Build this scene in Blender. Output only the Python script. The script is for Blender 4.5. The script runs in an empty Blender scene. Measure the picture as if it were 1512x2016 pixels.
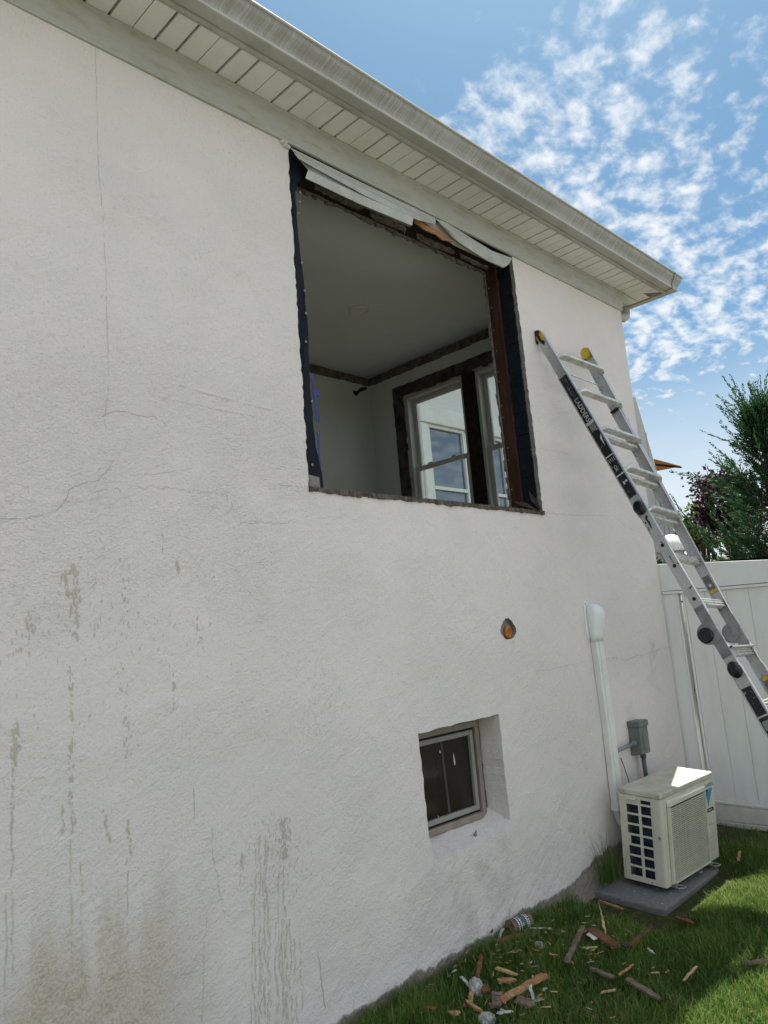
import bpy, bmesh, math, random
import numpy as np
from mathutils import Vector, Matrix, Euler
from mathutils.geometry import delaunay_2d_cdt
R = math.radians
random.seed(7); rng = np.random.default_rng(7)
S = bpy.context.scene
COL = S.collection

# ------------------------------------------------------------------ camera
YAW, PITCH, ROLL, FPX = R(46.02), R(9.356), R(-4.90), 1514.0
CAM = Vector((0.0, -2.65, 1.55))
FW = Vector((math.sin(YAW)*math.cos(PITCH), math.cos(YAW)*math.cos(PITCH), math.sin(PITCH)))
r0 = Vector((math.cos(YAW), -math.sin(YAW), 0)); u0 = r0.cross(FW)
RT = r0*math.cos(ROLL)+u0*math.sin(ROLL); UP = -r0*math.sin(ROLL)+u0*math.cos(ROLL)
cd = bpy.data.cameras.new('camera'); cam = bpy.data.objects.new('camera', cd); COL.objects.link(cam)
cd.sensor_fit = 'VERTICAL'; cd.sensor_height = 36; cd.lens = 36*FPX/2016
cd.clip_start = .05; cd.clip_end = 2000
cam.matrix_world = Matrix((( RT.x, UP.x, -FW.x, CAM.x), (RT.y, UP.y, -FW.y, CAM.y), (RT.z, UP.z, -FW.z, CAM.z), (0,0,0,1)))
S.camera = cam

# ------------------------------------------------------------------ sun, sky, exposure
SUN = Vector((.398, .146, 1.0)).normalized()
SUN_EL, SUN_AZ = math.asin(SUN.z), math.atan2(SUN.x, SUN.y)
sl = bpy.data.lights.new('sun', 'SUN'); sl.energy = 5.0; sl.angle = R(.5); sl.color = (1, .95, .86)
so = bpy.data.objects.new('sun', sl); COL.objects.link(so); so.location = (20, 10, 40)
so.rotation_euler = SUN.to_track_quat('Z', 'Y').to_euler()
S.view_settings.view_transform = 'Standard'; S.view_settings.look = 'None'
S.view_settings.gamma = 1; S.view_settings.exposure = 1.17
S.cycles.max_bounces = 8; S.cycles.diffuse_bounces = 5; S.cycles.transparent_max_bounces = 16
S.cycles.use_denoising = True

class G:
    """small node-graph writer"""
    def __init__(s, nt): s.nt = nt; nt.nodes.clear()
    def n(s, t, _out=0, _p=None, **k):
        nd = s.nt.nodes.new(t)
        for a, b in (_p or {}).items(): setattr(nd, a, b)
        for key, v in k.items():
            key = key.replace('_', ' ')
            sock = nd.inputs[int(key[1:])] if key[0] == 'i' and key[1:].isdigit() else nd.inputs[key]
            s.put(sock, v)
        return nd.outputs[_out]
    def put(s, sock, v):
        if isinstance(v, bpy.types.NodeSocket): s.nt.links.new(v, sock)
        elif isinstance(v, tuple) and len(v) == 3 and sock.type == 'RGBA': sock.default_value = (*v, 1)
        else: sock.default_value = v
    def m(s, op, a, b=0.0, c=0.0, clamp=False):
        nd = s.nt.nodes.new('ShaderNodeMath'); nd.operation = op; nd.use_clamp = clamp
        for i, v in enumerate((a, b, c)): s.put(nd.inputs[i], v)
        return nd.outputs[0]
    def ss(s, v, lo, hi):           # smoothstep
        return s.n('ShaderNodeMapRange', _p={'interpolation_type': 'SMOOTHSTEP'}, Value=v, From_Min=lo, From_Max=hi)
    def mix(s, f, a, b):
        nd = s.nt.nodes.new('ShaderNodeMix'); nd.data_type = 'RGBA'
        s.put(nd.inputs[0], f); s.put(nd.inputs[6], a); s.put(nd.inputs[7], b)
        return nd.outputs[2]
    def vm(s, op, a, b=(0, 0, 0), c=None):
        nd = s.nt.nodes.new('ShaderNodeVectorMath'); nd.operation = op
        s.put(nd.inputs[0], a); s.put(nd.inputs[1], b)
        return nd.outputs[0]
    def noise(s, vec, scale, detail=3, rough=.5, dist=0.0):
        return s.n('ShaderNodeTexNoise', Vector=vec, Scale=scale, Detail=detail, Roughness=rough, Distortion=dist)
    def sep(s, v):
        nd = s.nt.nodes.new('ShaderNodeSeparateXYZ'); s.put(nd.inputs[0], v); return nd.outputs
    def comb(s, x, y, z): return s.n('ShaderNodeCombineXYZ', X=x, Y=y, Z=z)

def build_world():
    w = bpy.data.worlds.new('World'); S.world = w; w.use_nodes = True
    g = G(w.node_tree)
    out = w.node_tree.nodes.new('ShaderNodeOutputWorld')
    sky = g.n('ShaderNodeTexSky', _p=dict(sky_type='NISHITA', sun_disc=False, sun_elevation=SUN_EL, sun_rotation=SUN_AZ, air_density=1.0, dust_density=1.6, ozone_density=1.6))
    d = g.n('ShaderNodeTexCoord', _out=0)
    x, y, z = g.sep(d)
    zc = g.m('ADD', g.m('MAXIMUM', z, 0.0), .25)
    px, py = g.m('DIVIDE', x, zc), g.m('DIVIDE', y, zc)
    p = g.comb(px, py, 0.0)
    wv = g.n('ShaderNodeTexNoise', _out=1, Vector=p, Scale=3.0, Detail=2.0)
    pw = g.vm('ADD', p, g.vm('MULTIPLY', g.vm('SUBTRACT', wv, (.5, .5, .5)), (.05, .05, 0)))
    puff = g.noise(g.vm('MULTIPLY', pw, (1.0, 1.1, 1.0)), 22.0, 9, .56, .1)
    mid = g.noise(pw, 7.5, 3, .5)
    big = g.noise(g.vm('ADD', p, (3.7, 1.3, 0)), 1.6, 2, .5)
    fine = g.noise(pw, 70.0, 5, .6)
    # cover: clear overhead, filling towards the north-east, thinning near the horizon
    ramp = g.m('MULTIPLY', g.ss(px, .60, .88), g.m('SUBTRACT', 1.0, g.m('MULTIPLY', g.ss(px, 1.52, 1.95), .55)))
    north = g.ss(py, .14, .46)
    ramp = g.m('MULTIPLY', ramp, g.m('ADD', .54, g.m('MULTIPLY', north, .50)))
    unseen_bank = g.ss(y, .05, -.35)                    # unseen cloud bank added behind the camera to brighten the wall
    cover = g.m('MAXIMUM', ramp, g.m('MULTIPLY', unseen_bank, 1.2))
    dens = g.m('ADD', g.m('MULTIPLY', puff, .92), g.m('ADD', g.m('MULTIPLY', mid, .10), g.m('MULTIPLY', big, .10)))
    dens = g.m('ADD', dens, g.m('MULTIPLY', g.m('SUBTRACT', fine, .5), .07))
    thr = g.m('SUBTRACT', .83, g.m('MULTIPLY', cover, .315))
    soft = g.m('DIVIDE', g.m('SUBTRACT', dens, thr), .235)
    cl = g.m('MULTIPLY', g.ss(soft, -.32, 1.0), .90)
    haze = g.m('MULTIPLY', g.ss(z, .36, .10), g.m('ADD', .50, g.m('MULTIPLY', g.noise(g.vm('MULTIPLY', d, (2.0, 2.0, 16.0)), 1.6, 4, .55), .45)))
    cl = g.m('MAXIMUM', cl, haze)
    shade = g.m('SUBTRACT', 1.06, g.m('MULTIPLY', g.ss(soft, .9, 2.3), .26))
    ccol = g.vm('MULTIPLY', g.comb(.93, .97, 1.0), g.comb(shade, shade, shade))
    lit = g.m('MULTIPLY', g.m('ADD', 1.0, g.m('MULTIPLY', unseen_bank, .6)), CLOUD)   # the added bank is made brighter still, as fill for wall and fence
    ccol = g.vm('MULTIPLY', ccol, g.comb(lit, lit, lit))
    skyc = g.vm('MULTIPLY', sky, (.62, .92, 1.0))
    col = g.mix(cl, skyc, ccol)
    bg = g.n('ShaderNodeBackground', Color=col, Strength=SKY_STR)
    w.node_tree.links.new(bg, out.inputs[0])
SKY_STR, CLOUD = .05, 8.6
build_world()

# ------------------------------------------------------------------ pixel helpers: a ray of the photo met with a plane of the place
def ray(px, py): return FW*FPX + RT*(px-756) - UP*(py-1008)
def wy(px, py, y=0.0):
    d = ray(px, py); return CAM + d*((y-CAM.y)/d.y)
def wx(px, py, x):
    d = ray(px, py); return CAM + d*((x-CAM.x)/d.x)
def gz(x, y):
    d = np.maximum(-y, 0)
    z = -.02+.024*(np.clip(x, -2, 6)-2.35) - .085*np.minimum(d, 1.4) - .02*np.clip(d-1.4, 0, 12)
    sg = lambda t: 1/(1+np.exp(-np.clip(t, -40, 40)))
    return z - .085*sg((x-3.88)/.05)*sg((5.12-x)/.05)*sg((y+.70)/.07)
def gnd(px, py):
    d = ray(px, py); z = 0
    for _ in range(25):
        P = CAM + d*((z-CAM.z)/d.z); z = float(gz(P.x, P.y))
    return P

# ------------------------------------------------------------------ materials
def mat(name, fn):
    m = bpy.data.materials.new(name); m.use_nodes = True
    g = G(m.node_tree); out = m.node_tree.nodes.new('ShaderNodeOutputMaterial')
    sh = fn(g); m.node_tree.links.new(sh, out.inputs[0]); return m
def obco(g): return g.n('ShaderNodeTexCoord', _out=3)
def bsdf(g, col, rough=.6, metal=0.0, bump=None, bs=.3, bd=.002, spec=.5, **k):
    kw = dict(Base_Color=col, Roughness=rough, Metallic=metal, Specular_IOR_Level=spec); kw.update(k)
    if bump is not None: kw['Normal'] = g.n('ShaderNodeBump', Strength=bs, Distance=bd, Height=bump)
    return g.n('ShaderNodeBsdfPrincipled', **kw)
def simple(name, c, rough=.55, var=.12, scale=14, metal=0.0, bs=.25, spec=.5, dirt=None, dirtamt=.3):
    def fn(g):
        o = obco(g); n = g.noise(o, scale, 5, .6); n2 = g.noise(o, scale*7, 3, .6)
        c2 = tuple(max(0, v*(1-var*2)) for v in c); c1 = tuple(v*(1+var*.6) for v in c)
        col = g.mix(g.ss(n, .3, .7), c2, c1)
        if dirt: col = g.mix(g.m('MULTIPLY', g.ss(g.noise(o, scale*.45, 6, .7), .48, .72), dirtamt), col, dirt)
        rr = g.m('ADD', rough-.08, g.m('MULTIPLY', n2, .16))
        return bsdf(g, col, rr, metal, n2, bs, .0015, spec)
    return mat(name, fn)

def stucco_fn(g):
    o = obco(g); x, y, z = g.sep(o)
    fine = g.noise(o, 95, 3, .62); med = g.noise(o, 42, 4, .6); low = g.noise(o, 5, 4, .55); vlow = g.noise(o, 1.3, 3, .5)
    # rough re-floated band at mid height on the left, smoother elsewhere
    zz = g.m('ADD', z, g.m('MULTIPLY', g.m('SUBTRACT', low, .5), .5))
    band = g.m('MULTIPLY', g.m('MULTIPLY', g.ss(zz, 1.45, 1.95), g.ss(zz, 2.95, 2.4)), g.ss(x, 2.7, 2.1))
    rightsm = g.ss(x, 2.4, 4.4)
    amp = g.m('SUBTRACT', 1.0, g.m('MULTIPLY', rightsm, .25))
    worm = g.noise(g.vm('MULTIPLY', o, (1, 1, 1.5)), 60, 3, .55, 1.2)
    h = g.m('ADD', g.m('MULTIPLY', fine, .55), g.m('MULTIPLY', med, .55))
    h = g.m('MULTIPLY', h, amp)
    h = g.m('ADD', h, g.m('MULTIPLY', g.m('MULTIPLY', worm, band), .75))
    # trowelled ridges low down right of centre
    rid = g.noise(g.vm('MULTIPLY', o, (1.0, 1.0, 1.0)), 7, 5, .6, .9)
    lowz = g.m('MULTIPLY', g.ss(z, .75, .3), g.ss(x, 2.2, 2.8))
    h = g.m('ADD', h, g.m('MULTIPLY', g.m('MULTIPLY', rid, lowz), 1.1))
    def ridge(z0, amp, fr, wd, x0, x1, seed, tilt=0.0):
        q = g.noise(g.comb(g.m('MULTIPLY', x, fr), seed, 0.0), 1.0, 5, .6)
        dz = g.m('SUBTRACT', g.m('SUBTRACT', z, g.m('MULTIPLY', x, tilt)), g.m('ADD', z0, g.m('MULTIPLY', g.m('SUBTRACT', q, .5), amp)))
        e = g.m('EXPONENT', g.m('MULTIPLY', -1.0, g.m('POWER', g.m('DIVIDE', g.m('ABSOLUTE', dz), wd), 2.0)))
        step = g.ss(dz, -wd, wd)          # the upper coat stands a little proud
        brk = g.ss(g.noise(g.comb(g.m('MULTIPLY', x, 5.0), seed, z), 1.0, 4, .6), .40, .58)
        return g.m('MULTIPLY', g.m('MULTIPLY', g.m('ADD', g.m('MULTIPLY', e, .30), g.m('MULTIPLY', step, .30)), brk), g.m('MULTIPLY', g.ss(x, x0, x0+.15), g.ss(x, x1, x1-.15)))
    h = g.m('ADD', h, ridge(2.15, .30, 2.4, .014, .6, 2.35, 3.1)); h = g.m('ADD', h, ridge(2.73, .03, 3.0, .006, 1.48, 2.15, 7.7, -.06))
    h = g.m('ADD', h, ridge(2.62, .03, 3.0, .006, 1.45, 2.2, 9.3, -.03))
    sweep = g.noise(g.vm('MULTIPLY', g.n('ShaderNodeVectorRotate', Vector=o, Axis=(0.0, 1.0, 0.0), Angle=.5), (2.0, 1.0, 11.0)), 1.5, 4, .6)
    h = g.m('ADD', h, g.m('MULTIPLY', sweep, .8))
    c = g.mix(g.ss(vlow, .3, .7), (.662, .606, .584), (.712, .650, .624))
    c = g.mix(g.m('MULTIPLY', g.ss(low, .42, .7), .22), c, (.61, .60, .59))
    c = g.mix(g.m('MULTIPLY', band, g.m('MULTIPLY', g.ss(g.noise(o, 9, 5, .65), .5, .72), .30)), c, (.54, .51, .47))
    # warm faint staining under the eave
    ev = g.m('MULTIPLY', g.ss(z, 3.6, 4.0), g.m('MULTIPLY', g.ss(g.noise(g.vm('MULTIPLY', o, (2.2, 1, .5)), 2.0, 3), .42, .7), .35))
    c = g.mix(ev, c, (.70, .60, .52))
    # splash-back dirt, low on the left, in streaky tongues
    st = g.noise(g.vm('MULTIPLY', o, (5, 1, .7)), 1.6, 5, .62)
    lim = g.m('ADD', .42, g.m('MULTIPLY', st, .85))
    tong = g.m('MULTIPLY', g.ss(z, lim, g.m('SUBTRACT', lim, .40)), g.ss(x, 1.75, 1.30))
    tong = g.m('MULTIPLY', tong, g.m('ADD', .55, g.m('MULTIPLY', g.ss(fine, .40, .62), .45)))
    c = g.mix(g.m('MULTIPLY', tong, .92), c, (.41, .345, .25))
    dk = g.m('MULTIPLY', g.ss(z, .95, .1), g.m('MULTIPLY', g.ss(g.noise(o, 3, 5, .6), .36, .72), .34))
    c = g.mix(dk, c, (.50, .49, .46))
    # mildew / damp patch under the basement window
    wnx = g.m('MULTIPLY', g.ss(x, 2.75, 3.0), g.ss(x, 3.75, 3.4))
    wn = g.m('MULTIPLY', wnx, g.m('MULTIPLY', g.ss(z, .5, .42), g.ss(g.noise(o, 6, 5, .65), .45, .7)))
    c = g.mix(g.m('MULTIPLY', wn, .45), c, (.38, .38, .35))
    # crumbling base course
    bl = g.m('ADD', -.105, g.m('MULTIPLY', g.noise(g.vm('MULTIPLY', o, (1, 1, 0)), 3.2, 6, .65), .17))
    bl = g.m('ADD', bl, g.m('MULTIPLY', x, .020))
    bl = g.m('ADD', bl, g.m('MULTIPLY', g.ss(x, 4.0, 4.5), .08))
    base = g.ss(z, g.m('ADD', bl, .014), g.m('SUBTRACT', bl, .012))
    c = g.mix(base, c, g.mix(g.noise(o, 22, 5, .7), (.16, .135, .11), (.34, .29, .235)))
    h = g.m('SUBTRACT', h, g.m('MULTIPLY', base, g.m('ADD', .5, g.m('MULTIPLY', g.noise(o, 30, 4, .7), 1.6))))
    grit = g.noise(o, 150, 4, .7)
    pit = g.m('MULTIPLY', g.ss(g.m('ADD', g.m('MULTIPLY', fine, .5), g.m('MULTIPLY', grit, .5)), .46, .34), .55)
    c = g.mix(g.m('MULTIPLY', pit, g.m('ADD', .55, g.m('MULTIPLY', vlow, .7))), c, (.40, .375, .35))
    und = g.noise(o, 10, 4, .55, .5)
    patch = g.ss(g.noise(o, 1.7, 2, .5), .47, .56)
    h = g.m('ADD', g.m('MULTIPLY', h, g.m('SUBTRACT', 1.0, g.m('MULTIPLY', patch, .35))), g.m('MULTIPLY', und, .9))
    return bsdf(g, c, .86, 0, h, 1.0, .0088, .25)
M_STUCCO = mat('stucco', stucco_fn)
def mortar_fn(g):
    o = obco(g); n = g.noise(o, 40, 5, .7)
    return bsdf(g, g.mix(n, (.09, .085, .08), (.36, .34, .31)), .9, 0, n, .8, .006, .2)
M_MORTAR = mat('broken_mortar', mortar_fn)
def crack_fn(g):
    o = obco(g); n = g.noise(o, 60, 3); return bsdf(g, g.mix(n, (.30, .28, .26), (.54, .515, .485)), .95, spec=.1)
M_CRACK = mat('hairline_crack', crack_fn)
def fleck_fn(g):
    o = obco(g); n = g.noise(o, 30, 4, .7)
    return bsdf(g, g.mix(n, (.42, .37, .29), (.58, .53, .445)), .9, 0, g.noise(o, 120, 3), .5, .003, .15)
M_FLECK = mat('bare_fleck', fleck_fn)
def runoff_fn(g):
    o = obco(g); n = g.noise(o, 70, 4, .7)
    return bsdf(g, g.mix(g.ss(n, .35, .65), (.47, .425, .345), (.62, .585, .53)), .9, 0, g.noise(o, 110, 3), .6, .004, .15)
M_RUN = mat('run_stain', runoff_fn)
def alum_fn(base, dirt, amt):
    def fn(g):
        o = obco(g); n = g.noise(o, 3, 5, .6); n2 = g.noise(g.vm('MULTIPLY', o, (1, 1, 4)), 6, 5, .65)
        c = g.mix(g.m('MULTIPLY', g.ss(n2, .46, .72), amt), base, dirt)
        c = g.mix(g.m('MULTIPLY', g.ss(n, .45, .7), .3), c, tuple(v*.72 for v in base))
        sp = g.ss(g.noise(o, 160, 2), .68, .76)
        c = g.mix(g.m('MULTIPLY', sp, .4), c, tuple(v*.5 for v in dirt))
        return bsdf(g, c, .52, 0, g.noise(o, 5, 2), .15, .01, .4)
    return fn
M_FRIEZE = mat('frieze_paint', alum_fn((.42, .415, .385), (.30, .275, .205), .75))
M_SOFFIT = mat('soffit_vinyl', alum_fn((.75, .745, .71), (.58, .565, .515), .35))
M_GBOT = mat('gutter_paint', alum_fn((.44, .435, .405), (.29, .275, .23), .5))
def gface_fn(g):
    o = obco(g); x, y, z = g.sep(o)
    u = g.m('ADD', x, y)
    s = g.n('ShaderNodeTexNoise', Vector=g.comb(g.m('MULTIPLY', u, 120), 0.0, g.m('MULTIPLY', z, 2.5)), Scale=1.0, Detail=5, Roughness=.7)
    b = g.noise(g.comb(u, 0.0, g.m('MULTIPLY', z, 3.0)), 2.4, 4, .6)
    t = g.ss(g.m('ADD', g.m('MULTIPLY', s, .75), g.m('MULTIPLY', b, .35)), .36, .66)
    t = g.m('MULTIPLY', t, g.m('MULTIPLY', g.ss(z, 4.176, 4.195), g.ss(z, 4.296, 4.282)))
    c = g.mix(g.m('MULTIPLY', t, .80), (.40, .39, .36), (.19, .172, .14))
    return bsdf(g, c, .5, 0, g.noise(o, 30, 3), .1, .003, .35)
M_GFACE = mat('gutter_dirty_face', gface_fn)
def gap_fn(g):
    o = obco(g); return bsdf(g, g.mix(g.noise(o, 20, 4), (.03, .028, .024), (.10, .092, .08)), .8, spec=.2)
M_GAP = mat('grimy_gap', gap_fn)
M_GROOVE = simple('soffit_groove', (.27, .26, .225), .7, .25, 30)
def shingle_fn(g):
    o = obco(g); b = g.n('ShaderNodeTexBrick', _out=0, Vector=g.vm('MULTIPLY', o, (1, 1, 1)), Scale=3.0, Color1=(.07, .065, .06), Color2=(.12, .11, .10), Mortar=(.03, .03, .03))
    return bsdf(g, b, .9, 0, g.noise(o, 200, 2), .5, .003)
M_SHINGLE = mat('asphalt_shingle', shingle_fn)
def wood_fn(c1, c2, axis=(1, 1, 1), sc=8, paint=None, rough=.8):
    def fn(g):
        o = obco(g); v = g.vm('MULTIPLY', o, axis)
        n = g.noise(v, sc, 6, .65, .6); n2 = g.noise(o, sc*2.2, 4, .6)
        c = g.mix(g.ss(n, .3, .7), c1, c2)
        c = g.mix(g.m('MULTIPLY', g.ss(n2, .55, .75), .5), c, tuple(v*.45 for v in c1))
        if paint: c = g.mix(g.ss(g.noise(o, sc*1.6, 6, .7), .57, .62), c, paint)
        return bsdf(g, c, rough, 0, n, .5, .003, .25)
    return fn
M_STUD = mat('stud_redwood', wood_fn((.026, .012, .009), (.072, .033, .022), (1, 1, .12), 26))
M_DARKWOOD = mat('old_dark_wood', wood_fn((.012, .009, .008), (.045, .028, .02), (.15, 1, 1), 20))
M_TRIMWOOD = mat('stripped_trim_wood', wood_fn((.055, .045, .036), (.20, .165, .135), (1, 1, 1), 16))
M_ROUGHWOOD = mat('exposed_frame_wood', wood_fn((.02, .017, .014), (.11, .095, .08), (1, .4, .4), 18))
def paper_fn(g):
    o = obco(g); n = g.noise(o, 7, 5, .6); n2 = g.noise(g.vm('MULTIPLY', o, (1, 1, .35)), 14, 4, .6)
    return bsdf(g, g.mix(n2, (.003, .0045, .008), (.014, .019, .030)), .75, 0, n, .7, .02, .18)
M_PAPER = mat('tar_paper', paper_fn)
M_WALUM = simple('white_trim_metal', (.48, .48, .46), .42, .08, 8, bs=.2, dirt=(.34, .32, .27), dirtamt=.45)
M_CREAM = simple('cream_trim_metal', (.45, .43, .36), .5, .10, 8, bs=.2, dirt=(.28, .25, .19), dirtamt=.5)
M_SPLINT = mat('fresh_broken_wood', wood_fn((.23, .105, .05), (.42, .215, .11), (.2, 1, 1), 30))
M_LATH = mat('mortar_remains', wood_fn((.10, .08, .07), (.25, .215, .195), (1, 1, 1), 30))
def wallpaint(c):
    def fn(g):
        o = obco(g); n = g.noise(o, 2.2, 4, .6)
        cc = g.mix(g.m('MULTIPLY', g.ss(n, .5, .7), .25), c, tuple(v*.8 for v in c))
        sm = g.ss(g.noise(g.vm('MULTIPLY', o, (3, 3, 1.4)), 3.5, 5, .7), .63, .72)
        cc = g.mix(g.m('MULTIPLY', sm, .22), cc, tuple(v*.45 for v in c))
        return bsdf(g, cc, .7, 0, g.noise(o, 90, 2), .1, .001, .3)
    return fn
M_CEIL = mat('ceiling_paint', wallpaint((.64, .665, .655)))
M_ROOM = mat('room_paint', wallpaint((.60, .615, .585)))
M_FLOOR = mat('room_floor', wood_fn((.10, .06, .035), (.22, .14, .08), (.2, 1, 1), 12))
M_VINYL = simple('window_vinyl', (.56, .575, .55), .4, .04, 6, bs=.05)
M_WHITE = simple('white_paint', (.70, .71, .70), .45, .05, 5, bs=.08)
M_LAMP = simple('lamp_trim', (.62, .63, .60), .4, .03)
def glass_fn(tint, f):
    def fn(g):
        tr = g.n('ShaderNodeBsdfTransparent', Color=tint); gl = g.n('ShaderNodeBsdfGlossy', Color=(1, 1, 1), Roughness=.01)
        fa = g.n('ShaderNodeLayerWeight', _out=1, Blend=.5); fr = g.m('ADD', .04, g.m('MULTIPLY', .96, g.m('POWER', fa, 5.0)))
        return g.n('ShaderNodeMixShader', i0=g.m('MULTIPLY', fr, f), i1=tr, i2=gl)
    return fn
M_GLASS = mat('clear_glass', glass_fn((.93, .96, .94), 1.0))
def bpane_fn(g):
    o = obco(g); n = g.noise(g.vm('MULTIPLY', o, (1, 1, .2)), 10, 5, .6)
    c = g.mix(n, (.008, .006, .005), (.030, .021, .016))
    return bsdf(g, c, .12, spec=.30)
M_BPANE = mat('dusty_dark_pane', bpane_fn)
def reflection_tint_fn(g):  # blue sky reflection partly put into the base colour, gloss adds the rest
    o = obco(g); x, y, z = g.sep(o)
    cur = g.noise(g.comb(g.m('MULTIPLY', x, 9), 0.0, g.m('MULTIPLY', z, .5)), 1.5, 3)
    return bsdf(g, g.mix(cur, (.025, .06, .12), (.07, .12, .19)), .03, spec=.6, IOR=1.75)
M_NPANE = mat('reflection_tinted_pane', reflection_tint_fn)
M_BEIGEFR = simple('beige_frame', (.27, .225, .185), .5, .1, 16, dirt=(.16, .12, .09), dirtamt=.6)
M_ALUFR = simple('screen_frame', (.275, .265, .24), .45, .06, 10, bs=.08)
M_BLACKGAP = simple('black_gap', (.008, .008, .008), .8, .1)
M_STRIP = simple('inner_strip', (.055, .05, .045), .6, .2)
M_CAULK = simple('white_smear', (.62, .61, .57), .8, .1, 30)
M_RUST = mat('rusty_plug', wood_fn((.20, .06, .015), (.50, .20, .045), (1, 1, 1), 40))
M_TAPE = simple('blue_tape', (.008, .035, .22), .55, .1, 20)

# ------------------------------------------------------------------ mesh builder
class MB:
    def __init__(s): s.v = []; s.f = []; s.mi = []
    def add(s, vs, fs, mi=0, M=None):
        b = len(s.v)
        s.v += [tuple((M @ Vector(v)) if M else v) for v in vs]
        for f in fs: s.f.append([b+i for i in f]); s.mi.append(mi)
    def box(s, a, b, mi=0, M=None):
        x0, y0, z0 = a; x1, y1, z1 = b
        s.add([(x0,y0,z0),(x1,y0,z0),(x1,y1,z0),(x0,y1,z0),(x0,y0,z1),(x1,y0,z1),(x1,y1,z1),(x0,y1,z1)],
              [(0,3,2,1),(4,5,6,7),(0,1,5,4),(1,2,6,5),(2,3,7,6),(3,0,4,7)], mi, M)
    def hexa(s, bot, top, mi=0, M=None):
        n = len(bot)
        s.add(list(bot)+list(top), [tuple(range(n))[::-1], tuple(range(n, 2*n))]+[(i, (i+1) % n, n+(i+1) % n, n+i) for i in range(n)], mi, M)
    def prism(s, prof, fn, a, b, mi=0, M=None, caps=True):
        """closed 2-D profile carried from station a to b; fn(p, t) -> point"""
        n = len(prof); va = [fn(p, a) for p in prof]; vb = [fn(p, b) for p in prof]
        fs = [(i, (i+1) % n, n+(i+1) % n, n+i) for i in range(n)]
        if caps: fs += [tuple(range(n))[::-1], tuple(range(n, 2*n))]
        s.add(va+vb, fs, mi, M)
    def tube(s, path, rad, n=8, mi=0, M=None, caps=True):
        path = [Vector(p) for p in path]; rs = rad if isinstance(rad, (list, tuple)) else [rad]*len(path)
        vs = []; up = None
        for i, p in enumerate(path):
            t = (path[min(i+1, len(path)-1)]-path[max(i-1, 0)]).normalized()
            if up is None: up = t.orthogonal().normalized()
            up = (up - t*up.dot(t)).normalized(); sd = t.cross(up)
            vs += [tuple(p+(up*math.cos(2*math.pi*k/n)+sd*math.sin(2*math.pi*k/n))*rs[i]) for k in range(n)]
        fs = [(i*n+k, i*n+(k+1) % n, (i+1)*n+(k+1) % n, (i+1)*n+k) for i in range(len(path)-1) for k in range(n)]
        if caps: fs += [tuple(range(n))[::-1], tuple((len(path)-1)*n+k for k in range(n))]
        s.add(vs, fs, mi, M)
    def lathe(s, prof, n=24, mi=0, M=None):
        vs = [(r*math.cos(2*math.pi*k/n), r*math.sin(2*math.pi*k/n), z) for r, z in prof for k in range(n)]
        fs = [(i*n+k, i*n+(k+1) % n, (i+1)*n+(k+1) % n, (i+1)*n+k) for i in range(len(prof)-1) for k in range(n)]
        fs += [tuple(range(n))[::-1], tuple((len(prof)-1)*n+k for k in range(n))]
        s.add(vs, fs, mi, M)
    def loft(s, rings, mi=0, M=None, caps=True):
        n = len(rings[0]); vs = [tuple(p) for r in rings for p in r]
        fs = [(i*n+k, i*n+(k+1) % n, (i+1)*n+(k+1) % n, (i+1)*n+k) for i in range(len(rings)-1) for k in range(n)]
        if caps: fs += [tuple(range(n))[::-1], tuple((len(rings)-1)*n+k for k in range(n))]
        s.add(vs, fs, mi, M)
    def build_each(s, name, mats, parent=None, size=1, **k):
        out = []; i = 0
        comp = list(range(len(s.v)))
        def find(a):
            while comp[a] != a: comp[a] = comp[comp[a]]; a = comp[a]
            return a
        for f in s.f:
            for q in f[1:]: comp[find(q)] = find(f[0])
        groups = {}
        for f, m in zip(s.f, s.mi): groups.setdefault(find(f[0]), []).append((f, m))
        for g_ in groups.values():
            mb = MB(); ix = {}
            for f, m in g_:
                for q in f:
                    if q not in ix: ix[q] = len(mb.v); mb.v.append(s.v[q])
                mb.f.append([ix[q] for q in f]); mb.mi.append(m)
            out.append(mb.build(name, mats, parent, **k))
        return out
    def build(s, name, mats, parent=None, bevel=0, smooth=False, solid=0, fixn=True, seg=2):
        me = bpy.data.meshes.new(name); me.from_pydata(s.v, [], s.f)
        for m in (mats if isinstance(mats, (list, tuple)) else [mats]): me.materials.append(m)
        me.polygons.foreach_set('material_index', s.mi)
        if fixn:
            bm = bmesh.new(); bm.from_mesh(me); bmesh.ops.recalc_face_normals(bm, faces=bm.faces); bm.to_mesh(me); bm.free()
        if smooth: me.polygons.foreach_set('use_smooth', [True]*len(me.polygons))
        me.update()
        o = bpy.data.objects.new(name, me); COL.objects.link(o)
        if parent: o.parent = parent
        if solid:
            md = o.modifiers.new('solid', 'SOLIDIFY'); md.thickness = solid; md.offset = 0
        if bevel:
            md = o.modifiers.new('bevel', 'BEVEL'); md.width = bevel; md.segments = seg; md.limit_method = 'ANGLE'; md.angle_limit = R(35)
        return o
def tag(o, label, cat, group=None, kind=None):
    if label: o['label'] = label
    if cat: o['category'] = cat
    if group: o['group'] = group
    if kind: o['kind'] = kind
    return o
def empty(name, label, cat, loc=(0, 0, 0), rot=(0, 0, 0), group=None):
    o = bpy.data.objects.new(name, None); COL.objects.link(o); o.location = loc; o.rotation_euler = rot
    o.empty_display_size = .1
    return tag(o, label, cat, group)
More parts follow.
